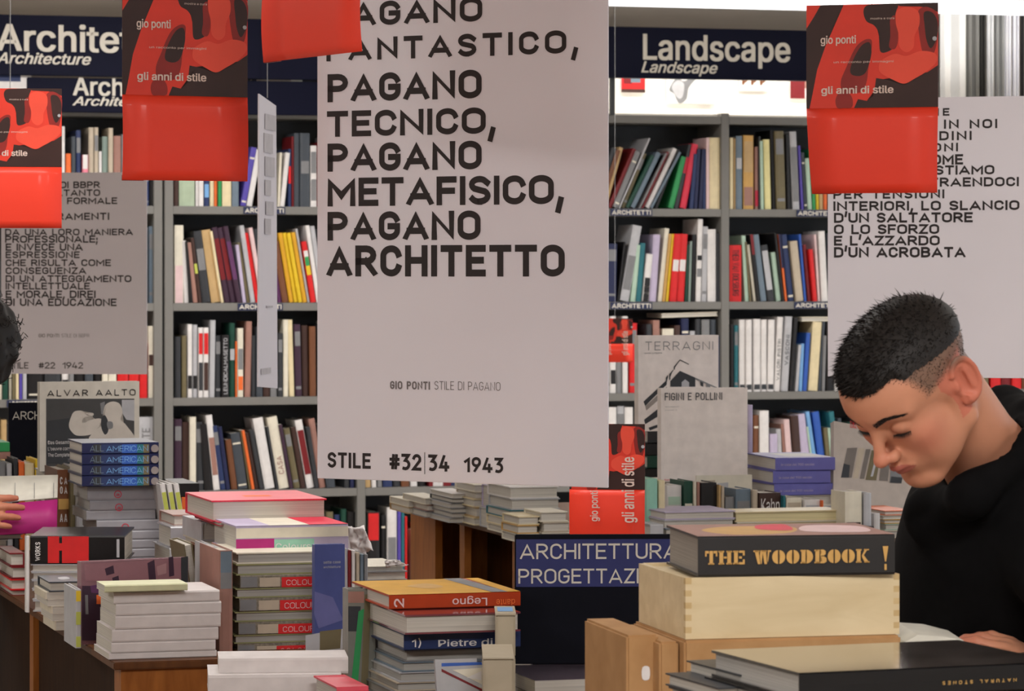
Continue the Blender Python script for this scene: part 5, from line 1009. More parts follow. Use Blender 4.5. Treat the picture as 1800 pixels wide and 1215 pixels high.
REDC = mat('card_red', .5, rgb=(255, 66, 42), noise=.03, scale=3, coat=.15); REDP = mat('card_print_red', .42, rgb=(232, 62, 44), noise=.06, scale=18); DKC = mat('card_dark', .42, rgb=(58, 34, 30), noise=.15, scale=14); MID = mat('card_mid', .42, rgb=(150, 40, 34), noise=.12, scale=18); REDL = mat('card_light_red', .42, rgb=(246, 84, 62), noise=.05, scale=12); CLET = mat('card_lettering', .5, rgb=(232, 208, 196))
def nrm(pts): return [((x-38)/567, (468-y)/450) for x, y in pts]
ART = [  # outlines of the duotone photograph on the cards
 (nrm([(38,18),(605,18),(605,468),(38,468)]), REDP),
 (nrm([(38,120),(70,70),(100,18),(200,18),(160,100),(120,200),(85,300),(66,400),(52,468),(38,468)]), DKC),
 (spline(nrm([(285,50),(300,24),(345,20),(430,20),(425,55),(412,110),(418,170),(420,205),(385,228),(357,222),(352,150),(332,112),(298,92)])), DKC),
 (nrm([(425,18),(605,18),(605,60),(560,40),(528,34),(500,30),(440,30)]), DKC),
 (spline(nrm([(522,50),(560,36),(604,70),(604,150),(590,230),(560,248),(540,232),(528,180),(520,110)])), MID),
 (spline(nrm([(545,60),(580,60),(602,100),(600,170),(575,215),(556,180),(548,120)])), DKC),
 (spline(nrm([(400,90),(420,70),(432,110),(434,180),(420,215),(396,205),(402,150)])), MID),
 (spline(nrm([(300,170),(322,180),(316,240),(306,300),(300,350),(282,395),(240,404),(196,400),(188,350),(212,290),(240,226),(265,190)])), MID),
 (spline(nrm([(312,185),(320,230),(306,290),(290,320),(262,330),(232,320),(230,290),(250,240),(280,195)])), DKC),
 (nrm([(340,340),(370,345),(412,355),(460,374),(505,350),(560,318),(605,288),(605,468),(245,468),(262,430),(300,438),(325,420),(334,385)]), DKC),
 (spline(nrm([(165,430),(185,396),(215,400),(232,415),(240,440),(234,466),(200,468),(172,466)])), MID),
 (spline(nrm([(430,50),(475,34),(520,55),(526,110),(505,160),(500,210),(470,230),(440,205),(436,150),(424,100)])), REDL),
 (spline(nrm([(365,262),(420,236),(470,246),(530,226),(590,236),(600,270),(560,312),(505,345),(460,366),(412,348),(360,318),(352,288)])), REDL),
]
def card(label, M, w_, hp, hr, bend=.0, tab=True, name='hanging_card', txt=True, skew=0, art=True, rot=False, thread=True):
    """folded leaflet: a printed picture panel above a plain red panel that swings slightly forward; origin at the fold's left end"""
    r = empty(name, M, label, 'card', 'red folded cards')
    def sheet_(z0, z1, name, m, y1=0, ysg=0, x0b=0, x1b=0):
        bm = bmesh.new(); n = 8; gr = []
        for i in range(n+1):
            t = i/n; z = z0 + (z1-z0)*t
            yy = y1*(t if z1 < z0 else t) + ysg*math.sin(math.pi*t)
            row_ = []
            for j in range(5):
                s_ = j/4; x = (x0b*t) + (w_ + x1b*t - x0b*t)*s_
                row_.append(bm.verts.new((x, yy, z)))
            gr.append(row_)
        for i in range(n):
            for j in range(4): bm.faces.new((gr[i][j], gr[i][j+1], gr[i+1][j+1], gr[i+1][j]))
        me = bpy.data.meshes.new(name); bm.to_mesh(me); bm.free(); me.materials.append(m)
        for p in me.polygons: p.use_smooth = True
        o = link(name, me, r); md = o.modifiers.new('thick', 'SOLIDIFY'); md.thickness = .0009; md.offset = 1 if z1 < z0 else -1
        return o
    sheet_(0, -hr, 'red_panel', REDC, y1=-bend, ysg=-.004, x0b=skew, x1b=-skew*.15)
    if tab: MB().box(skew*1.05, skew + w_*.17, -bend - .0012 + .002, -bend + .0035, -hr - .001, -hr + hr*.055).build('folded_tab', DKC if False else MID, r)
    if hp > 0:
        MB().box(0, w_, .0, .0012, 0, hp).build('picture_panel', DKC, r)
        if art: patch(r, [([(p[0]*w_, p[1]*hp) for p in pts], m) for pts, m in ART], name='printed_picture', y=-.0003, step=.00004)
        if txt == 'side':
            text(r, 'gli anni di stile', w_*.70, w_*.86, -hr*.62, hp*.5, CLET, rot=90, bold=.03, y=-.007); text(r, 'gio ponti', w_*.28, w_*.38, -hr*.6, -hr*.02, CLET, rot=90, bold=.03, y=-.007)
        elif txt:
            text(r, 'gio ponti', w_*.11, w_*.38, hp*.625, hp*.70, CLET, bold=.03, y=-.0014); text(r, 'gli anni di stile', w_*.115, w_*.665, hp*.14, hp*.21, CLET, bold=.035, y=-.0014)
            text(r, 'un racconto per immagini', w_*.21, w_*.665, hp*.435, hp*.455, CLET, bold=0, y=-.0014); text(r, 'mostra a cura', w_*.49, w_*.67, hp*.85, hp*.87, CLET, bold=0, y=-.0014)
        MB().tube([(w_*.975, -.002, hp*.655), (w_*.975, .002, hp*.655)], .0035, 10).build('eyelet', mat('pale_grey'), r)
        if thread: hang(r, [w_*.5], hp)
    elif thread: hang(r, [.01], 0)
    return r
def cardM(xL, DL, xR, DR, y):
    fr = frame2(xL, DL, xR, DR, 0); return fr.M @ Matrix.Translation((0, 0, zof(y, DL))), fr.L
# upper left
M, L = cardM(215, 5.75, 435, 5.85, 166); card('red folded card with duotone photo and white title, upper left', M, L, zof(-22, 5.8)-zof(167, 5.8), zof(167, 5.8)-zof(316, 5.8), bend=.0, skew=0)
# upper right
M, L = cardM(1417.5, 5.42, 1649, 5.36, 191); card('red folded card with duotone photo overlapping the Acrobata poster, upper right', M, L, zof(9, 5.4)-zof(191, 5.4), zof(191, 5.4)-zof(341, 5.4), bend=.0, skew=.009)
# far left
M, L = cardM(-72, 7.4, 108.5, 7.42, 293); card('red folded card cut by the left edge of the view, over the BBPR poster', M, L, zof(155, 7.4)-zof(293, 7.4), zof(293, 7.4)-zof(401, 7.4))
# top centre: only its plain red half is in view
M, L = cardM(463, 5.5, 636, 5.22, -30); card('red folded card at the top overlapping the large poster, only its plain red half showing', M, L, .17, zof(-30, 5.5)-zof(110, 5.5), bend=.0, skew=0)
# rotated one under the large poster
M, L = cardM(1001, 6.9, 1133.5, 6.88, 860); card('red card with sideways title hanging below the right corner of the large poster', M, L, zof(745, 6.9)-zof(860, 6.9), zof(860, 6.9)-zof(953, 6.9), txt='side', thread=True)
# small far one at the right bookcase
M, L = cardM(1050, 12.6, 1112, 12.6, 604); card('small far red card hanging before the third shelf, right of the large poster', M, L, zof(560, 12.6)-zof(604, 12.6), zof(604, 12.6)-zof(637, 12.6), txt='side', tab=False)
# ---------------------------------------------------------------- people: smooth bodies taken as the zero surface of blended solids
def grid_mesh(f, lo, hi, h):
    """naive surface nets"""
    lo = np.array(lo, float); n = np.ceil((np.array(hi) - lo)/h).astype(int) + 1
    ax = [lo[i] + h*np.arange(n[i]) for i in range(3)]
    X, Y, Z = np.meshgrid(*[a.astype(np.float32) for a in ax], indexing='ij')
    V = f(X, Y, Z); del X, Y, Z
    S_ = V < 0; c = [m-1 for m in n]
    acc = np.zeros((c[0], c[1], c[2], 3), np.float32); cnt = np.zeros(c, np.float32)
    offs = [(i, j, k) for i in (0, 1) for j in (0, 1) for k in (0, 1)]
    def sub(A, o): return A[o[0]:o[0]+c[0], o[1]:o[1]+c[1], o[2]:o[2]+c[2]]
    for a in offs:
        for d in range(3):
            if a[d]: continue
            b = list(a); b[d] = 1
            va, vb = sub(V, a), sub(V, b); m = sub(S_, a) != sub(S_, b)
            t = np.where(m, va/np.where(m, va-vb, 1), 0)
            for q in range(3):
                acc[..., q] += np.where(m, a[q] + (t if q == d else 0), 0)
            cnt += m
    act = cnt > 0; idx = -np.ones(c, int); idx[act] = np.arange(act.sum())
    P_ = np.argwhere(act) + acc[act]/cnt[act][:, None]; P_ = lo + P_*h
    fs = []
    for d in range(3):
        e = [slice(0, None)]*3; e2 = [slice(0, None)]*3; e[d] = slice(0, -1); e2[d] = slice(1, None)
        m = S_[tuple(e)] != S_[tuple(e2)]; w = np.argwhere(m); u, v = (d+1) % 3, (d+2) % 3
        w = w[(w[:, u] > 0) & (w[:, v] > 0) & (w[:, u] < c[u]) & (w[:, v] < c[v]) & (w[:, d] < c[d])]
        def cell(du, dv):
            q = w.copy(); q[:, u] -= du; q[:, v] -= dv; return idx[q[:, 0], q[:, 1], q[:, 2]]
        Q = np.stack([cell(1, 1), cell(0, 1), cell(0, 0), cell(1, 0)], 1)
        flip = ~S_[w[:, 0], w[:, 1], w[:, 2]]
        Q[flip] = Q[flip][:, ::-1]; fs.append(Q)
    Q = np.concatenate(fs); Q = Q[(Q >= 0).all(1)]
    return P_, Q
def smin(a, b, k):
    h_ = np.clip(.5 + .5*(b-a)/k, 0, 1); return b*(1-h_) + a*h_ - k*h_*(1-h_)
def smax(a, b, k): return -smin(-a, -b, k)
def ell(X, Y, Z, c, r, R=None):
    x, y, z = X-c[0], Y-c[1], Z-c[2]
    if R is not None: x, y, z = (R[0][0]*x+R[1][0]*y+R[2][0]*z, R[0][1]*x+R[1][1]*y+R[2][1]*z, R[0][2]*x+R[1][2]*y+R[2][2]*z)
    k0 = np.sqrt((x/r[0])**2 + (y/r[1])**2 + (z/r[2])**2) + 1e-9
    k1 = np.sqrt((x/r[0]**2)**2 + (y/r[1]**2)**2 + (z/r[2]**2)**2) + 1e-9
    return k0*(k0-1)/k1
def cap(X, Y, Z, a, b, r1, r2):
    a = np.array(a, float); b = np.array(b, float); d = b-a; L = float((d*d).sum())
    t = np.clip(((X-a[0])*d[0] + (Y-a[1])*d[1] + (Z-a[2])*d[2])/L, 0, 1)
    return np.sqrt((X-a[0]-t*d[0])**2 + (Y-a[1]-t*d[1])**2 + (Z-a[2]-t*d[2])**2) - (r1 + (r2-r1)*t)
def to_obj(name, P_, Q, m, parent, M=None, colors=None):
    me = bpy.data.meshes.new(name)
    me.vertices.add(len(P_)); me.vertices.foreach_set('co', P_.astype(np.float32).ravel())
    me.loops.add(len(Q)*4); me.loops.foreach_set('vertex_index', Q.ravel().astype(np.int32))
    me.polygons.add(len(Q)); me.polygons.foreach_set('loop_start', np.arange(0, len(Q)*4, 4, dtype=np.int32))
    me.update(calc_edges=True); me.validate()
    me.polygons.foreach_set('use_smooth', [True]*len(me.polygons))
    if colors is not None:
        ca = me.color_attributes.new('tone', 'FLOAT_COLOR', 'POINT'); ca.data.foreach_set('color', colors.astype(np.float32).ravel())
    me.materials.append(m)
    return link(name, me, parent, M)
# skin: pigment comes from the vertex tones (stubble, lips, redder ears and nose)
SK = bpy.data.materials.new('skin'); SK.use_nodes = True; nt = SK.node_tree; b = nt.nodes['Principled BSDF']
at = nt.nodes.new('ShaderNodeVertexColor'); at.layer_name = 'tone'; nt.links.new(at.outputs['Color'], b.inputs['Base Color'])
b.inputs['Roughness'].default_value = .5; b.inputs['Subsurface Weight'].default_value = .12; b.inputs['Subsurface Radius'].default_value = (.012, .005, .003); b.inputs['Subsurface Scale'].default_value = .6
b.inputs['Specular IOR Level'].default_value = .3
HAIR = mat('dark_hair', .6, rgb=(27, 21, 18), noise=.25, scale=120); JACK = mat('black_jacket', .95, .1, rgb=(12, 11, 12), noise=.15, scale=60, bump=.2); TRS = mat('dark_trousers', .9, rgb=(36, 38, 46))
tone = lambda c: np.array([lin(v) for v in c] + [1.0])
SKIN_T, RED_T, LIP_T, STUB_T, DARK_T = tone((200, 138, 108)), tone((198, 108, 88)), tone((168, 88, 78)), tone((112, 88, 74)), tone((70, 44, 36))

def head_sdf(X, Y, Z, eye_closed=True):
    A = np.abs(Y)
    d = ell(X, Y, Z, (-.006, 0, .037), (.097, .076, .069))
    d = smin(d, ell(X, Y, Z, (.036, 0, .040), (.058, .061, .047)), .02)
    d = smin(d, ell(X, Y, Z, (.040, 0, -.022), (.049, .053, .070)), .02)
    d = smin(d, ell(X, A, Z, (.048, 0, -.064), (.038, .040, .034)), .018)
    d = smin(d, cap(X, A, Z, (.004, .056, -.052), (.070, .020, -.092), .014, .013), .022)
    d = smin(d, cap(X, A, Z, (-.002, .060, .0), (.004, .056, -.052), .014, .014), .02)
    d = smin(d, ell(X, Y, Z, (.080, 0, -.089), (.016, .022, .016)), .016)
    d = smin(d, ell(X, A, Z, (.056, .040, -.014), (.025, .020, .020)), .020)
    d = smin(d, cap(X, A, Z, (.084, .010, .033), (.066, .046, .030), .009, .009), .014)
    d = smin(d, ell(X, A, Z, (.042, .034, -.045), (.036, .026, .036)), .02)
    # eye sockets, lids
    d = smax(d, -ell(X, A, Z, (.099, .031, .013), (.018, .017, .013)), .012)
    d = smin(d, ell(X, A, Z, (.0745, .031, .010), (.0135, .0150, .0120)), .004)
    d = smax(d, -cap(X, A, Z, (.0885, .022, .0015), (.0865, .040, .0030), .0010, .0010), .002)
    # nose
    d = smin(d, cap(X, Y, Z, (.086, 0, .022), (.111, 0, -.018), .0065, .0085), .012)
    d = smin(d, ell(X, Y, Z, (.113, 0, -.021), (.0105, .0105, .009)), .006)
    d = smin(d, ell(X, A, Z, (.101, .0125, -.025), (.010, .0065, .0075)), .006)
    d = smax(d, -ell(X, A, Z, (.106, .0070, -.0325), (.0060, .0035, .0045)), .003)
    # muzzle, lips, chin fold
    d = smin(d, ell(X, Y, Z, (.078, 0, -.052), (.0215, .026, .022)), .016)
    d = smin(d, cap(X, Y, Z, (.1015, -.004, -.0475), (.1015, .004, -.0475), .0050, .0050), .006)
    d = smin(d, cap(X, A, Z, (.101, .003, -.0475), (.091, .022, -.0515), .0048, .0022), .005)
    d = smin(d, cap(X, A, Z, (.0975, .000, -.0580), (.090, .018, -.0545), .0064, .0026), .005)
    d = smax(d, -cap(X, A, Z, (.1075, 0, -.0525), (.0935, .024, -.0525), .0012, .0008), .0025)
    d = smax(d, -cap(X, A, Z, (.1035, 0, -.0710), (.098, .012, -.0700), .0060, .0040), .010)
    # ears: bowl, rim, inner fold, tragus, lobe
    th = math.radians(14); ce, se = math.cos(th), math.sin(th)
    EX, EZ = (X + .012)*ce + Z*se, -(X + .012)*se + Z*ce          # ear frame, tipped back
    EY = A - .0760 + EX*.42
    e = ell(EX, EY, EZ, (-.001, .004, .002), (.0165, .0062, .0300))
    e = smax(e, -ell(EX, EY, EZ, (.001, .0105, .000), (.0112, .0085, .0215)), .003)
    q = np.sqrt((EX/.0165)**2 + ((EZ-.003)/.0295)**2); ring = np.sqrt(((q-1)*.0185)**2 + (EY-.0095)**2) - .0030
    ring = np.where((EX > .008) & (EZ < .012), ring + .010, ring)
    e = smin(e, ring, .003)
    e = smin(e, cap(EX, EY, EZ, (-.006, .007, -.012), (-.004, .0075, .014), .0022, .0022), .004)
    e = smin(e, ell(EX, EY, EZ, (.013, .005, -.003), (.0045, .0045, .0065)), .004)
    e = smin(e, ell(EX, EY, EZ, (.004, .005, -.027), (.0080, .0042, .0080)), .005)
    d = smin(d, e, .004)
    return d
def head_tones(P_, stub=True):
    x, y, z = P_[:, 0], P_[:, 1], P_[:, 2]; a = np.abs(y)
    C = np.tile(SKIN_T, (len(P_), 1))
    def blend(w_, t):
        w_ = np.clip(w_, 0, 1)[:, None]; C[:] = C*(1-w_) + t*w_
    g = lambda cx, cy, cz, r: np.exp(-(((x-cx)**2 + (a-cy)**2 + (z-cz)**2)/r**2))
    blend(.55*g(.113, 0, -.022, .016), RED_T); blend(.55*g(.066, .048, -.022, .026), RED_T)
    ear = (a > .069) & (np.abs(x+.012) < .032) & (np.abs(z) < .042); blend(np.where(ear, .75, 0), RED_T)
    lip = (np.abs(z + .0525) < .0105*np.clip(1 - (a/.026)**2, 0, 1)) & (x > .078); blend(np.where(lip, .85, 0), LIP_T)
    blend(.35*g(.092, .031, .004, .012), tone((150, 96, 84)))
    blend(.8*np.exp(-(((x-.0885)/.006)**2 + ((a-.031)/.011)**2 + ((z-.0012-.08*(a-.031))/.0016)**2)), DARK_T)
    # clipped sides: hair shadow on the scalp between the hairline and the longer top
    hl = hairline(x, a, z)
    blend(np.clip(hl/.012, 0, 1)*.9, STUB_T)
    return C
def hairline(x, a, z):
    """positive inside the hair-bearing scalp (metres from its edge)"""
    front = z - (.088 - .0*x) - np.clip((x-.02), 0, 1)*(-.10) ; f1 = z - .070 - .25*np.clip(a-.03, 0, 1)          # forehead line
    side = np.minimum(z - .022, .044 - x + .25*(z-.03))                    # temple corner
    back = np.minimum(-.034 - x, z + .060)                                 # behind the ear, down to the nape
    return np.maximum(np.maximum(np.minimum(f1, .2), side), back)
def top_len(x, a, z):
    """length of the hair: long on top, clipped at the sides and back"""
    t = np.clip((z - (.052 + .32*np.minimum(x, .03)))/.026, 0, 1)
    return t
yaw_h, pit = math.radians(40), math.radians(47)
def head_matrix(o, yaw_, pitch, roll=0):
    hx = Vector((-math.cos(yaw_), -math.sin(yaw_), 0)); f = hx*math.cos(pitch) - Vector((0, 0, 1))*math.sin(pitch); u = hx*math.sin(pitch) + Vector((0, 0, 1))*math.cos(pitch); l = u.cross(f)
    M = Matrix.Identity(4)
    for i in range(3): M[i][0], M[i][1], M[i][2], M[i][3] = f[i], l[i], u[i], o[i]
    return M @ Matrix.Rotation(roll, 4, 'X')
HS = 1.0
o_h = P(1607, 678, 4.5)
MH = head_matrix(o_h, yaw_h, pit) @ Matrix.Scale(HS, 4); MHI = MH.inverted()
man = empty('person', Matrix.Translation((.78, 4.8, 0)), 'person with cropped dark hair and black jacket, head bent down over an open book', 'person')
MI = man.matrix_world.inverted()
nb, nc = MHI @ P(1738, 812, 4.62), MHI @ P(1790, 890, 4.7)
def man_head(X, Y, Z):
    d = head_sdf(X, Y, Z)
    n = cap(X, Y, Z, (-.030, 0, -.035), tuple(nb), .056, .058); n = smin(n, cap(X, Y, Z, tuple(nb), tuple(nc), .058, .062), .02)
    return smin(d, n, .022)
lo_ = (-.20, -.105, -.30); hi_ = (.135, .105, .145)
P_, Q = grid_mesh(man_head, lo_, hi_, .0021)
to_obj('head', P_, Q, SK, man, MI @ MH, head_tones(P_))
def hair_mesh(parent, M, len_top=.006, len_side=.0016, n_str=15000, seed=3, spikes=True):
    rng = np.random.default_rng(seed)
    def f(X, Y, Z):
        A = np.abs(Y)
        d = ell(X, Y, Z, (-.006, 0, .037), (.097, .076, .069)); d = smin(d, ell(X, Y, Z, (.036, 0, .040), (.058, .061, .047)), .02)
        hl = hairline(X, A, Z); t = top_len(X, A, Z)
        return np.maximum(d - (len_side + (len_top-len_side)*t)*np.clip(hl/.010, 0, 1), -hl - .0)
    Ph, Qh = grid_mesh(f, (-.13, -.10, -.07), (.125, .10, .16), .003)
    # keep the outer skin only where the hair is more than stubble
    tt = top_len(Ph[:, 0], np.abs(Ph[:, 1]), Ph[:, 2])*np.clip(hairline(Ph[:, 0], np.abs(Ph[:, 1]), Ph[:, 2])/.006, 0, 1)
    keep = (tt[Qh] > .10).all(1); Qh = Qh[keep]
    to_obj('hair', Ph, Qh, HAIR, parent, M)
    # short strands
    cand = Ph[rng.integers(0, len(Ph), n_str)]; hl = hairline(cand[:, 0], np.abs(cand[:, 1]), cand[:, 2]); t = top_len(cand[:, 0], np.abs(cand[:, 1]), cand[:, 2])
    c0 = np.array([-.006, 0, .037]); nrm_ = (cand - c0)/np.array([.097, .076, .069])**2; nrm_ /= np.linalg.norm(nrm_, axis=1)[:, None]
    ok = (hl > .001) & (nrm_[:, 2] > -.9); cand, nrm_, t, hl = cand[ok], nrm_[ok], t[ok], hl[ok]
    ln = np.where(t > .1, .002 + .009*t*rng.random(len(t)), .0010)
    front = np.clip((cand[:, 0]-.03)/.06, 0, 1); ln *= (1 + .35*front)*(1 + 1.1*(t > .8)*rng.random(len(t))**7)
    dirn = nrm_*.55 + np.array([.75, 0, .1]) + rng.normal(0, .22, cand.shape); dirn /= np.linalg.norm(dirn, axis=1)[:, None]
    base = cand - nrm_*np.where(t > .1, .004, .0028)[:, None]; tip = base + dirn*(ln + .004)[:, None]
    sd = np.cross(dirn, rng.normal(0, 1, dirn.shape)); sd /= np.linalg.norm(sd, axis=1)[:, None]; wv = np.where(t > .1, .0007, .0004)[:, None]
    mid = base + (tip-base)*.6 + sd*0
    n = len(base); V = np.concatenate([base-sd*wv, base+sd*wv, mid+sd*wv*.8, mid-sd*wv*.8, tip]); i = np.arange(n)
    me = bpy.data.meshes.new('hair_strands'); me.from_pydata(V.tolist(), [], [(a, a+n, a+2*n, a+3*n) for a in range(n)] + [(a+3*n, a+2*n, a+4*n) for a in range(n)]); me.materials.append(HAIR)
    o = link('hair_strands', me, parent, M); o['kind'] = 'stuff'
hair_mesh(man, MI @ MH)
# brows and lashes, rooted on the skin itself
def surf_x(y_, z_):
    xs = np.linspace(.04, .13, 181).astype(np.float32); v = head_sdf(xs, np.full_like(xs, y_), np.full_like(xs, z_)); q = np.where(v < 0)[0]
    return float(xs[q[-1]]) if len(q) else .08
bm_ = MB(); la = MB(); rng = random.Random(5)
for s in (1, -1):
    for k in range(240):
        t = rng.random(); y0 = .011 + .040*t; z0 = .0285 + .0075*math.sin(math.pi*min(1, t*.9)) + rng.uniform(-.0042, .0042)*(1.1-.75*t)
        p = Vector((surf_x(y0, z0) + .0006, s*y0, z0)); q = p + Vector((.0012 - .0035*t, s*(.0065), .0022*(1-1.6*t)))*rng.uniform(.8, 1.3)
        q.x = surf_x(abs(q.y), q.z) + .0012; n = Vector((0, 0, .0004)); b_ = len(bm_.v); bm_.v += [tuple(p-n), tuple(p+n), tuple(q)]; bm_.f.append((b_, b_+1, b_+2)); bm_.m.append(0)
    for k in range(34):
        t = k/33; y0 = .0185 + .026*t; z0 = .0005 + .0016*t; p = Vector((surf_x(y0, z0+.001) - .0005, s*y0, z0)); q = p + Vector((.0065, s*(.001+.004*t), -.0035)); n = Vector((0, .0007, 0)); b_ = len(la.v); la.v += [tuple(p-n), tuple(p+n), tuple(q)]; la.f.append((b_, b_+1, b_+2)); la.m.append(0)
bo = bm_.build('eyebrows', HAIR, man, MI @ MH); bo['kind'] = 'stuff'
lo2 = la.build('eyelashes', HAIR, man, MI @ MH); lo2['kind'] = 'stuff'
# ---- jacket
def V3(px, py, D): return tuple(P(px, py, D))
def jacket(X, Y, Z):
    c = cap
    d = ell(X, Y, Z, V3(1768, 985, 4.74), (.148, .215, .20))
    d = smin(d, ell(X, Y, Z, V3(1772, 1150, 4.76), (.146, .19, .22)), .08)
    d = smin(d, ell(X, Y, Z, (V3(1790, 0, 4.78)[0], 4.80, .93), (.145, .19, .20)), .06)
    d = smin(d, c(X, Y, Z, V3(1800, 905, 4.62), V3(1840, 920, 4.98), .085, .085), .06)                 # shoulders
    d = smin(d, c(X, Y, Z, V3(1805, 925, 4.58), V3(1905, 1075, 4.40), .066, .055), .03)              # near upper arm
    d = smin(d, c(X, Y, Z, V3(1905, 1075, 4.40), V3(1884, 1186, 4.49), .054, .038), .02)                # forearm
    d = smin(d, c(X, Y, Z, V3(1800, 925, 4.93), V3(1760, 1100, 5.02), .066, .056), .03)
    d = smin(d, c(X, Y, Z, V3(1760, 1100, 5.02), V3(1600, 1145, 4.86), .054, .042), .02)
    # open collar: rolls along the neckline, high at the nape
    d = smin(d, c(X, Y, Z, V3(1705, 872, 4.50), V3(1796, 790, 4.55), .024, .028), .02)
    d = smin(d, c(X, Y, Z, V3(1796, 790, 4.55), V3(1818, 745, 4.68), .028, .030), .02)
    d = smin(d, c(X, Y, Z, V3(1818, 745, 4.68), V3(1765, 722, 4.80), .034, .030), .02)
    d = smin(d, c(X, Y, Z, V3(1765, 722, 4.80), V3(1745, 800, 4.84), .030, .034), .03)
    d = smin(d, c(X, Y, Z, V3(1790, 860, 4.70), V3(1800, 780, 4.74), .07, .04), .03)
    d = smin(d, c(X, Y, Z, V3(1640, 905, 4.62), V3(1700, 875, 4.52), .03, .026), .03)
    d = smin(d, c(X, Y, Z, V3(1640, 905, 4.62), V3(1655, 900, 4.74), .036, .036), .03)
    # creases
    d = d + .0022*np.sin(34*X + 22*Z + 9*np.sin(11*Y))*np.clip((1.15-Z)*4, .2, 1)
    # room for the neck
    n = cap(X, Y, Z, tuple(P(1700, 745, 4.55)), tuple(P(1752, 838, 4.63)), .062, .064)
    d = smax(d, -n, .01)
    return d
Pj, Qj = grid_mesh(jacket, (.40, 4.2, .72), (1.0, 5.2, 1.46), .0085)
to_obj('jacket', Pj - np.array([.78, 4.8, 0]), Qj, JACK, man)
def trousers(X, Y, Z):
    hx = .80
    d = ell(X, Y, Z, (hx, 4.8, .88), (.13, .175, .14))
    for s in (-1, 1):
        d = smin(d, cap(X, Y, Z, (hx, 4.8 + s*.09, .85), (hx-.01, 4.8 + s*.10, .48), .085, .062), .03)
        d = smin(d, cap(X, Y, Z, (hx-.01, 4.8 + s*.10, .48), (hx+.02, 4.8 + s*.11, .07), .060, .048), .02)
    return d
Pt, Qt = grid_mesh(trousers, (.6, 4.55, .0), (1.0, 5.06, 1.05), .012)
to_obj('trousers', Pt - np.array([.78, 4.8, 0]), Qt, TRS, man)
for s in (-1, 1):
    def shoe(X, Y, Z):
        d = smin(cap(X, Y, Z, (.83, 4.8+s*.11, .045), (.70, 4.8+s*.115, .036), .042, .036), cap(X, Y, Z, (.82, 4.8+s*.11, .05), (.82, 4.8+s*.11, .10), .042, .046), .03)
        return smax(d, .004 - Z, .006)
    Ps, Qs = grid_mesh(shoe, (.62, 4.8+s*.11-.08, -.01), (.92, 4.8+s*.11+.08, .17), .008)
    to_obj('shoe', Ps - np.array([.78, 4.8, 0]), Qs, mat('black_leather', .4, rgb=(26,24,24)), man)
# ---- hands: palm, four fingers of different length, thumb from the side of the palm
def hand_sdf(X, Y, Z, curl=.35, spread=1.0):
    """x towards the fingertips, y towards the thumb, z the back of the hand; wrist at the origin"""
    d = ell(X, Y, Z, (.052, 0, 0), (.050, .040, .0150)); d = smin(d, cap(X, Y, Z, (-.07, 0, 0), (.02, 0, 0), .027, .026), .02)
    d = smin(d, ell(X, Y, Z, (.035, .024, -.006), (.030, .018, .014)), .012)
    for i, (y0, L, r) in enumerate([(.028, .070, .0088), (.0095, .079, .0092), (-.0095, .073, .0088), (-.027, .057, .0078)]):
        a = .10*(1.2-i)*spread*.5; p = np.array([.088 - .004*abs(i-1), y0, .002]); an = 0
        for j, (fr_, k) in enumerate([(.46, .55), (.31, 1.0), (.23, .8)]):
            an += curl*k; q = p + L*fr_*np.array([math.cos(an)*math.cos(a), math.sin(a), -math.sin(an)])
            d = smin(d, cap(X, Y, Z, p, q, r*(1-.08*j), r*(.93-.09*j)), .0035 if j else .006); p = q
    p = np.array([.022, .030, -.006])
    for (dx, dy, dz), (r1, r2) in zip([(.030, .026, -.006), (.030, .010, -.006), (.024, .000, -.006)], [(.0125, .0105), (.0100, .0095), (.0093, .0078)]):
        q = p + np.array([dx, dy, dz]); d = smin(d, cap(X, Y, Z, p, q, r1, r2), .006); p = q
    return d
def hand(parent, M, curl=.35, name='hand', res=.0024):
    Pk, Qk = grid_mesh(lambda X, Y, Z: hand_sdf(X, Y, Z, curl), (-.08, -.055, -.09), (.20, .095, .03), res)
    C = np.tile(SKIN_T, (len(Pk), 1)); w_ = np.clip((Pk[:, 0]-.10)/.08, 0, .5)[:, None]; C = C*(1-w_) + RED_T*w_
    return to_obj(name, Pk, Qk, SK, parent, M, C)
def basis(o, x, z):
    x = Vector(x).normalized(); z = Vector(z); z = (z - x*z.dot(x)).normalized(); y = z.cross(x); M = Matrix.Identity(4)
    for i in range(3): M[i][0], M[i][1], M[i][2], M[i][3] = x[i], y[i], z[i], o[i]
    return M
hand(man, MI @ basis(P(1868, 1196, 4.50), (-.86, .05, .46), (.45, -.35, .86)), .42)
hand(man, MI @ basis(P(1590, 1150, 4.85), (-1, -.25, -.1), (.05, .3, 1)), .5)

# ---- the open book he reads, on a pile of its own
ob = empty('open_book', Matrix.Translation(P(1586, 1150, 4.46)) @ rz(math.radians(2)), 'open book with blank white pages in the reading man\'s hands', 'book')
z_b = P(1586, 1150, 4.46).z
prof = [(.088, .0105), (.080, .0165), (.05, .0215), (.02, .0235), (.004, .014), (0, .002)]
MB().prism(prof + [(0, .0012), (.088, .0012)], 0, .16, axis='y').build('pages', mat('open_page', .7, rgb=(232, 228, 214)), ob, Matrix.Translation((0, .002, .0012)))
MB().prism([(0, .002), (-.004, .014), (-.018, .07), (-.030, .07), (-.014, .002)], 0, .16, axis='y').build('pages', mat('open_page', .7), ob, Matrix.Translation((0, .002, .0012)))
MB().prism([(.090, 0), (.090, .0014), (0, .0014), (-.016, .004), (-.0325, .072), (-.034, .072), (-.018, .0)], 0, .164, axis='y').build('cover', mat('dark_red'), ob)
zc_ = z_b; n = 7; t = (zc_ - Z3)/n
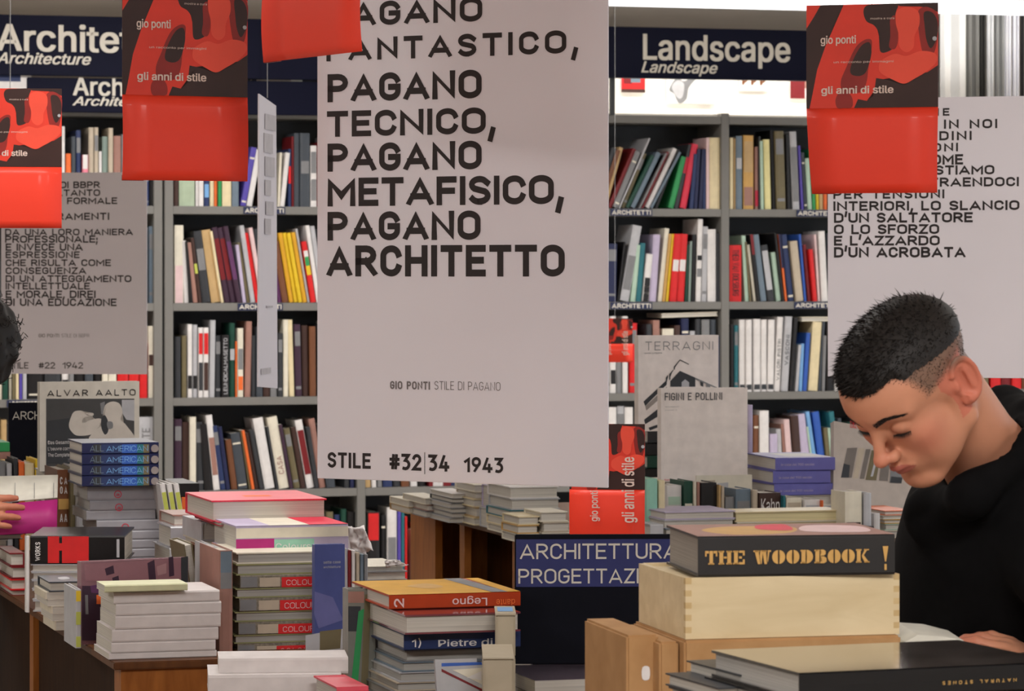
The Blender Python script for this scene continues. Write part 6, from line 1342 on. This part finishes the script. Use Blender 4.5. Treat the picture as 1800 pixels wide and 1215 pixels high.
for k in range(n):
    fb(f'{["dark","brown","orange-brown","black","grey","maroon","dark"][k]} hardback, {ordn(k+1)} in the pile under the open book', 1592, 1900, 0, 0, 4.44 + .01*(k % 2), .2, ['black','brown','orange','black','grey','dark_red','dark_grey'][k], yaw=math.radians(2), group='pile under the open book', zt=zc_-k*t-.0003, zb=zc_-(k+1)*t, face='fore' if k % 2 else 'spine')

# ---- the second reader, cut by the left edge: black curly hair, a hand on a magenta magazine
DL_ = 7.85
w2 = empty('person', Matrix.Translation((P(-115, 480, DL_).x - .1, DL_, 0)), 'person at the left edge with dark curly hair, only a hand and curls showing', 'person')
W2I = w2.matrix_world.inverted(); ox, oy = w2.matrix_world.translation.x, DL_
hc = P(-72, 628, DL_)
M2 = W2I @ basis(hc, (-.55, .75, -.1), (.42, .2, .88)) 
P2, Q2 = grid_mesh(lambda X, Y, Z: smin(head_sdf(X, Y, Z), cap(X, Y, Z, (-.03, 0, -.03), (-.10, 0, -.17), .052, .055), .02), (-.17, -.10, -.22), (.135, .10, .145), .004)
C2 = head_tones(P2); to_obj('head', P2, Q2, SK, w2, M2, C2)
rg = np.random.default_rng(11)
def curly(X, Y, Z):
    d = smin(ell(X, Y, Z, (-.025, 0, .045), (.112, .108, .112)), ell(X, Y, Z, (-.05, 0, .0), (.09, .100, .09)), .02)
    d = d + .010*np.sin(70*X + 3)*np.sin(66*Y + 1)*np.sin(74*Z + 2)
    return np.maximum(d, np.minimum(X - .055 - .0*Z, .06 - Z))
P3, Q3 = grid_mesh(curly, (-.16, -.13, -.10), (.11, .13, .18), .006); to_obj('hair', P3, Q3, HAIR, w2, M2)
cl = MB()
for k in range(260):
    d_ = Vector(rg.normal(0, 1, 3)).normalized()
    if d_.x > .75 and d_.z < .5: continue
    base = Vector((-.025 + .108*d_.x, .10*d_.y, .045 + .107*d_.z)); u_ = d_.orthogonal().normalized(); v_ = d_.cross(u_); ph = rg.random()*6.28; L_ = .012 + .02*rg.random()
    cl.tube([base + d_*L_*q/5 + (u_*math.cos(ph+q*1.6) + v_*math.sin(ph+q*1.6))*.006 for q in range(6)], .0011, 4)
cs = cl.build('curls', HAIR, w2, M2); cs['kind'] = 'stuff'
shx = hc.x - .12
def top2(X, Y, Z):
    d = ell(X, Y, Z, (shx-.12, DL_+.02, 1.02), (.15, .19, .27)); d = smin(d, cap(X, Y, Z, (shx-.10, DL_-.15, 1.17), (shx-.12, DL_+.17, 1.17), .07, .07), .06)
    d = smin(d, cap(X, Y, Z, (shx-.10, DL_-.17, 1.17), (shx-.08, DL_-.28, .97), .055, .045), .03); d = smin(d, cap(X, Y, Z, (shx-.08, DL_-.28, .97), (shx+.03, DL_-.30, .975), .044, .034), .02)
    return smin(d, cap(X, Y, Z, (shx-.12, DL_, .95), (shx-.12, DL_, .75), .15, .15), .05)
P4, Q4 = grid_mesh(top2, (shx-.35, DL_-.4, .6), (shx+.1, DL_+.35, 1.35), .014); to_obj('sweater', P4 - np.array([ox, oy, 0]), Q4, mat('dark_sweater', .9, rgb=(58, 52, 60)), w2)
def leg2(X, Y, Z):
    d = ell(X, Y, Z, (shx-.12, DL_, .82), (.13, .17, .13))
    for s in (-1, 1):
        d = smin(d, cap(X, Y, Z, (shx-.12, DL_+s*.085, .8), (shx-.12, DL_+s*.09, .45), .08, .058), .03); d = smin(d, cap(X, Y, Z, (shx-.12, DL_+s*.09, .45), (shx-.13, DL_+s*.09, .05), .056, .045), .02)
        d = smin(d, cap(X, Y, Z, (shx-.13, DL_+s*.09, .04), (shx-.02, DL_+s*.09, .036), .04, .034), .02)
    return d
P5, Q5 = grid_mesh(leg2, (shx-.32, DL_-.22, 0.0), (shx+.08, DL_+.22, 1.0), .014); to_obj('trousers', P5 - np.array([ox, oy, 0]), Q5, TRS, w2)
hm = P(-92, 908, 7.45)
hand(w2, W2I @ basis(hm, (1, .0, .10), (-.1, -1, .35)), .28, res=.004)
# forearm linking sleeve and hand
ar = MB().tube([P(-170, 925, 7.5) - Vector((ox, oy, 0)), hm - Vector((ox, oy, 0))], [.032, .026], 12).build('forearm', SK, w2, smooth=True)
ca = ar.data.color_attributes.new('tone', 'FLOAT_COLOR', 'POINT'); ca.data.foreach_set('color', np.tile(SKIN_T, (len(ar.data.vertices), 1)).astype(np.float32).ravel())
# magenta magazine held open: white page above, magenta page below
mg = empty('open_magazine', Matrix.Translation((0, 0, 0)), 'open magazine with a white page above a magenta one, held at the left edge', 'magazine')
def quad_sheet(name, cs, m, parent, th=.0018):
    bm = bmesh.new(); n = 8; g = []
    for i in range(n+1):
        for j in range(2):
            a = cs[0].lerp(cs[1], i/n) if j == 0 else cs[3].lerp(cs[2], i/n); g.append(bm.verts.new(a + Vector((0, .004*math.sin(3*i/n), 0))))
    for i in range(n): bm.faces.new((g[2*i], g[2*i+2], g[2*i+3], g[2*i+1]))
    me = bpy.data.meshes.new(name); bm.to_mesh(me); bm.free(); me.materials.append(m); o = link(name, me, parent); md = o.modifiers.new('thick', 'SOLIDIFY'); md.thickness = th; md.offset = 1
    for p in me.polygons: p.use_smooth = True
    return o
quad_sheet('white_page', [P(-60, 890, 7.52), P(101, 876, 7.55), P(102, 837, 7.66), P(-60, 841, 7.66)], mat('open_page', .7), mg, .003)
quad_sheet('magenta_page', [P(-60, 944, 7.47), P(100, 936, 7.50), P(101, 879, 7.53), P(-60, 894, 7.50)], mat('magenta', .5), mg, .004)
for k in range(3): quad_sheet('printed_rule', [P(26+34*k, 878-1.5*k, 7.53), P(26.6+34*k, 878-1.5*k, 7.53), P(26.6+34*k, 849, 7.61), P(26+34*k, 849, 7.61)], mat('grey'), mg, .0004)
# ---------------------------------------------------------------- tidy-up of kinds: magazines and booklets are named as such
for o in list(S.objects):
    if o.parent is None and o.get('category') == 'book':
        l = o['label']
        for k in ('magazine', 'booklet'):
            if k in l.split(' under ')[0].split(' beneath ')[0].replace(',', '').split() and not l.startswith('book'): o.name = k; o['category'] = k; break
    for k in ('_L', '_t', '_h'):
        if k in o: del o[k]
# ---- the many slim and half-hidden books past the 300 that show largest become one object; shelf books nothing is seen of are left out
import zlib
LEAVE_OUT = {3327164485,26670490,3055212043,1676837416,1358433329,2270422105,2213905340,404972896,325425445,553756223,591860975,3760871407,3367390460,2321144290,3884756322,3386413310,1868024730,2316024904,905854393,4224496612,4024772331,3932087072,578496202,3962977093,2992339903,3501627941,3674430842,3036972827}
JOIN = {2680302502,1095185800,3132903797,970185263,2836682759,1290166583,183455438,231648894,2351226331,3129489590,300951791,2004046149,3310652306,4088663431,1542656353,1147580033,778639264,2830550568,2232460234,541429344,3402103816,2656969979,3775510818,3306943003,3281446266,2187754967,3047722963,4189280893,3788518361,3309463513,1997512796,3985053699,962818548,2128727414,4262473037,1849406136,2860645148,3533024889,2170577779,739313445,1473359546,3114073499,3685690507,15280771,3295467546,1441364883,4045006611,3224019678,3081757476,2551681534,3744524063,2422171240,336787783,13802925,3398348913,487103873,3857146157,3174831368,2949521622,3439911214,2190269222,3190216470,1035752511,1358951119,2065770149,2770261999,4206814757,3038174635,3324590029,1985521046,1822989934,2034472842,675315884,1448264260,819637086,3515722458,3536121795,2486870283,3786299502,4120630219,2668671487,1590188921,3940051619,3984297011,3940684106,4136579990,667336560,58640579,4123055814,3220928241,4059051854,17396529,3053970617,561670566,3504599547,1421766667,2148448265,759282964,3566819943,4002605651,3276836431,485868374,1333833390,3507320715,2420791826,1315805057,3460771344,576557740,2519336872,3587965386,749876681,3896901650,3335580917,4034195560,2431455334,1249509211,1454947125,3685084900,1739650190,3575459602,2587395623,4071426086,751516191,2603695149,1933274844,3771085912,3886338574,2556563481,2074320558,2765923482,1771023228,3101998123,61121941,3289013805,107892067,1839565873,3650700041,88913391,1903271656,3067159232,2156441375,276083861,2819248987,3104063768,3985044084,342843911,2184560606,4165297753,1122122479,338489970,4281224061,207651004,780573321,3629048328,147676089,291911648,498488342,2610625690,2130349794,2755555555,2200153783,1609712213,718339476,220094249,3536137123,2242963159,3864751538,3635684351,2766667021,796092917,4022599672,930634501,3887193341,2157096505,2313365582,28524737,1245777868,3053631803,2681813152,2495736874,3735749462,3300030953,2112982128,4203349616,246563256,1786771047,242767548,2905838857}
jv, jf, jm, jmats = [], [], [], []
def take(o):
    if o.type == 'MESH':
        b0 = len(jv); W_ = o.matrix_world; me = o.data
        jv.extend(tuple(W_ @ v.co) for v in me.vertices)
        for p in me.polygons:
            m = me.materials[p.material_index]
            if m not in jmats: jmats.append(m)
            jf.append(tuple(b0 + i for i in p.vertices)); jm.append(jmats.index(m))
    for c in o.children: take(c)
def wipe(o):
    for c in list(o.children): wipe(c)
    bpy.data.objects.remove(o)
bpy.context.view_layer.update()
tops = [(o, zlib.crc32(o['label'].encode())) for o in S.objects if o.parent is None and o.get('category') == 'book']
for o, k in tops:
    if k in JOIN: take(o)
for o, k in tops:
    if k in JOIN or k in LEAVE_OUT: wipe(o)
# the rows go on behind the posters and the man, where the photograph cannot show them
rf = random.Random(21); names = ['white', 'black', 'slate', 'ivory', 'dark_grey', 'red', 'navy', 'beige', 'pale_grey', 'brown', 'dark_blue', 'olive', 'cream', 'grey', 'dark_red', 'white', 'teal', 'black']
for k in (1, 2, 3, 4, 5):
    for a, b in ((598, 626), (646, 944), (966, 1036 if k < 4 else 1040), (1532, 1588), (1612, 1680), (1822, 1912)) if k < 4 else (((756, 944), (966, 1030), (1532, 1588), (1612, 1910)) if k == 4 else ((730, 944), (966, 1262), (1288, 1588), (1612, 1910))):
        u = U(a); e = U(b)
        while u < e - .03:
            t = rf.uniform(.010, .036); hh = rf.uniform(.21, .31); dd = rf.uniform(.16, .23); v0 = rf.uniform(.012, .03)
            if rf.random() < .04: u += .03; continue
            q = MB().box(0, t, 0, .004, 0, hh).box(0, .002, .004, dd, 0, hh).box(t-.002, t, .004, dd, 0, hh).box(.002, t-.002, .004, dd-.003, .003, hh-.003, 1)
            mm = [mat(rf.choice(names), .45), PAGE]; b0 = len(jv)
            jv.extend(tuple(W.M @ Vector((u + x, v0 + y, ZS[k] + .0005 + z))) for x, y, z in q.v)
            for m in mm:
                if m not in jmats: jmats.append(m)
            jf.extend(tuple(b0 + i for i in f) for f in q.f); jm.extend(jmats.index(mm[i]) for i in q.m)
            u += t + .0006
me = bpy.data.meshes.new('slim_books'); me.from_pydata(jv, [], jf)
for m in jmats: me.materials.append(m)
me.polygons.foreach_set('material_index', jm)
ob_ = link('slim_books', me)
setp(ob_, 'slim and half-hidden books filling the gaps on the shelves and in the stacks', kind='stuff')
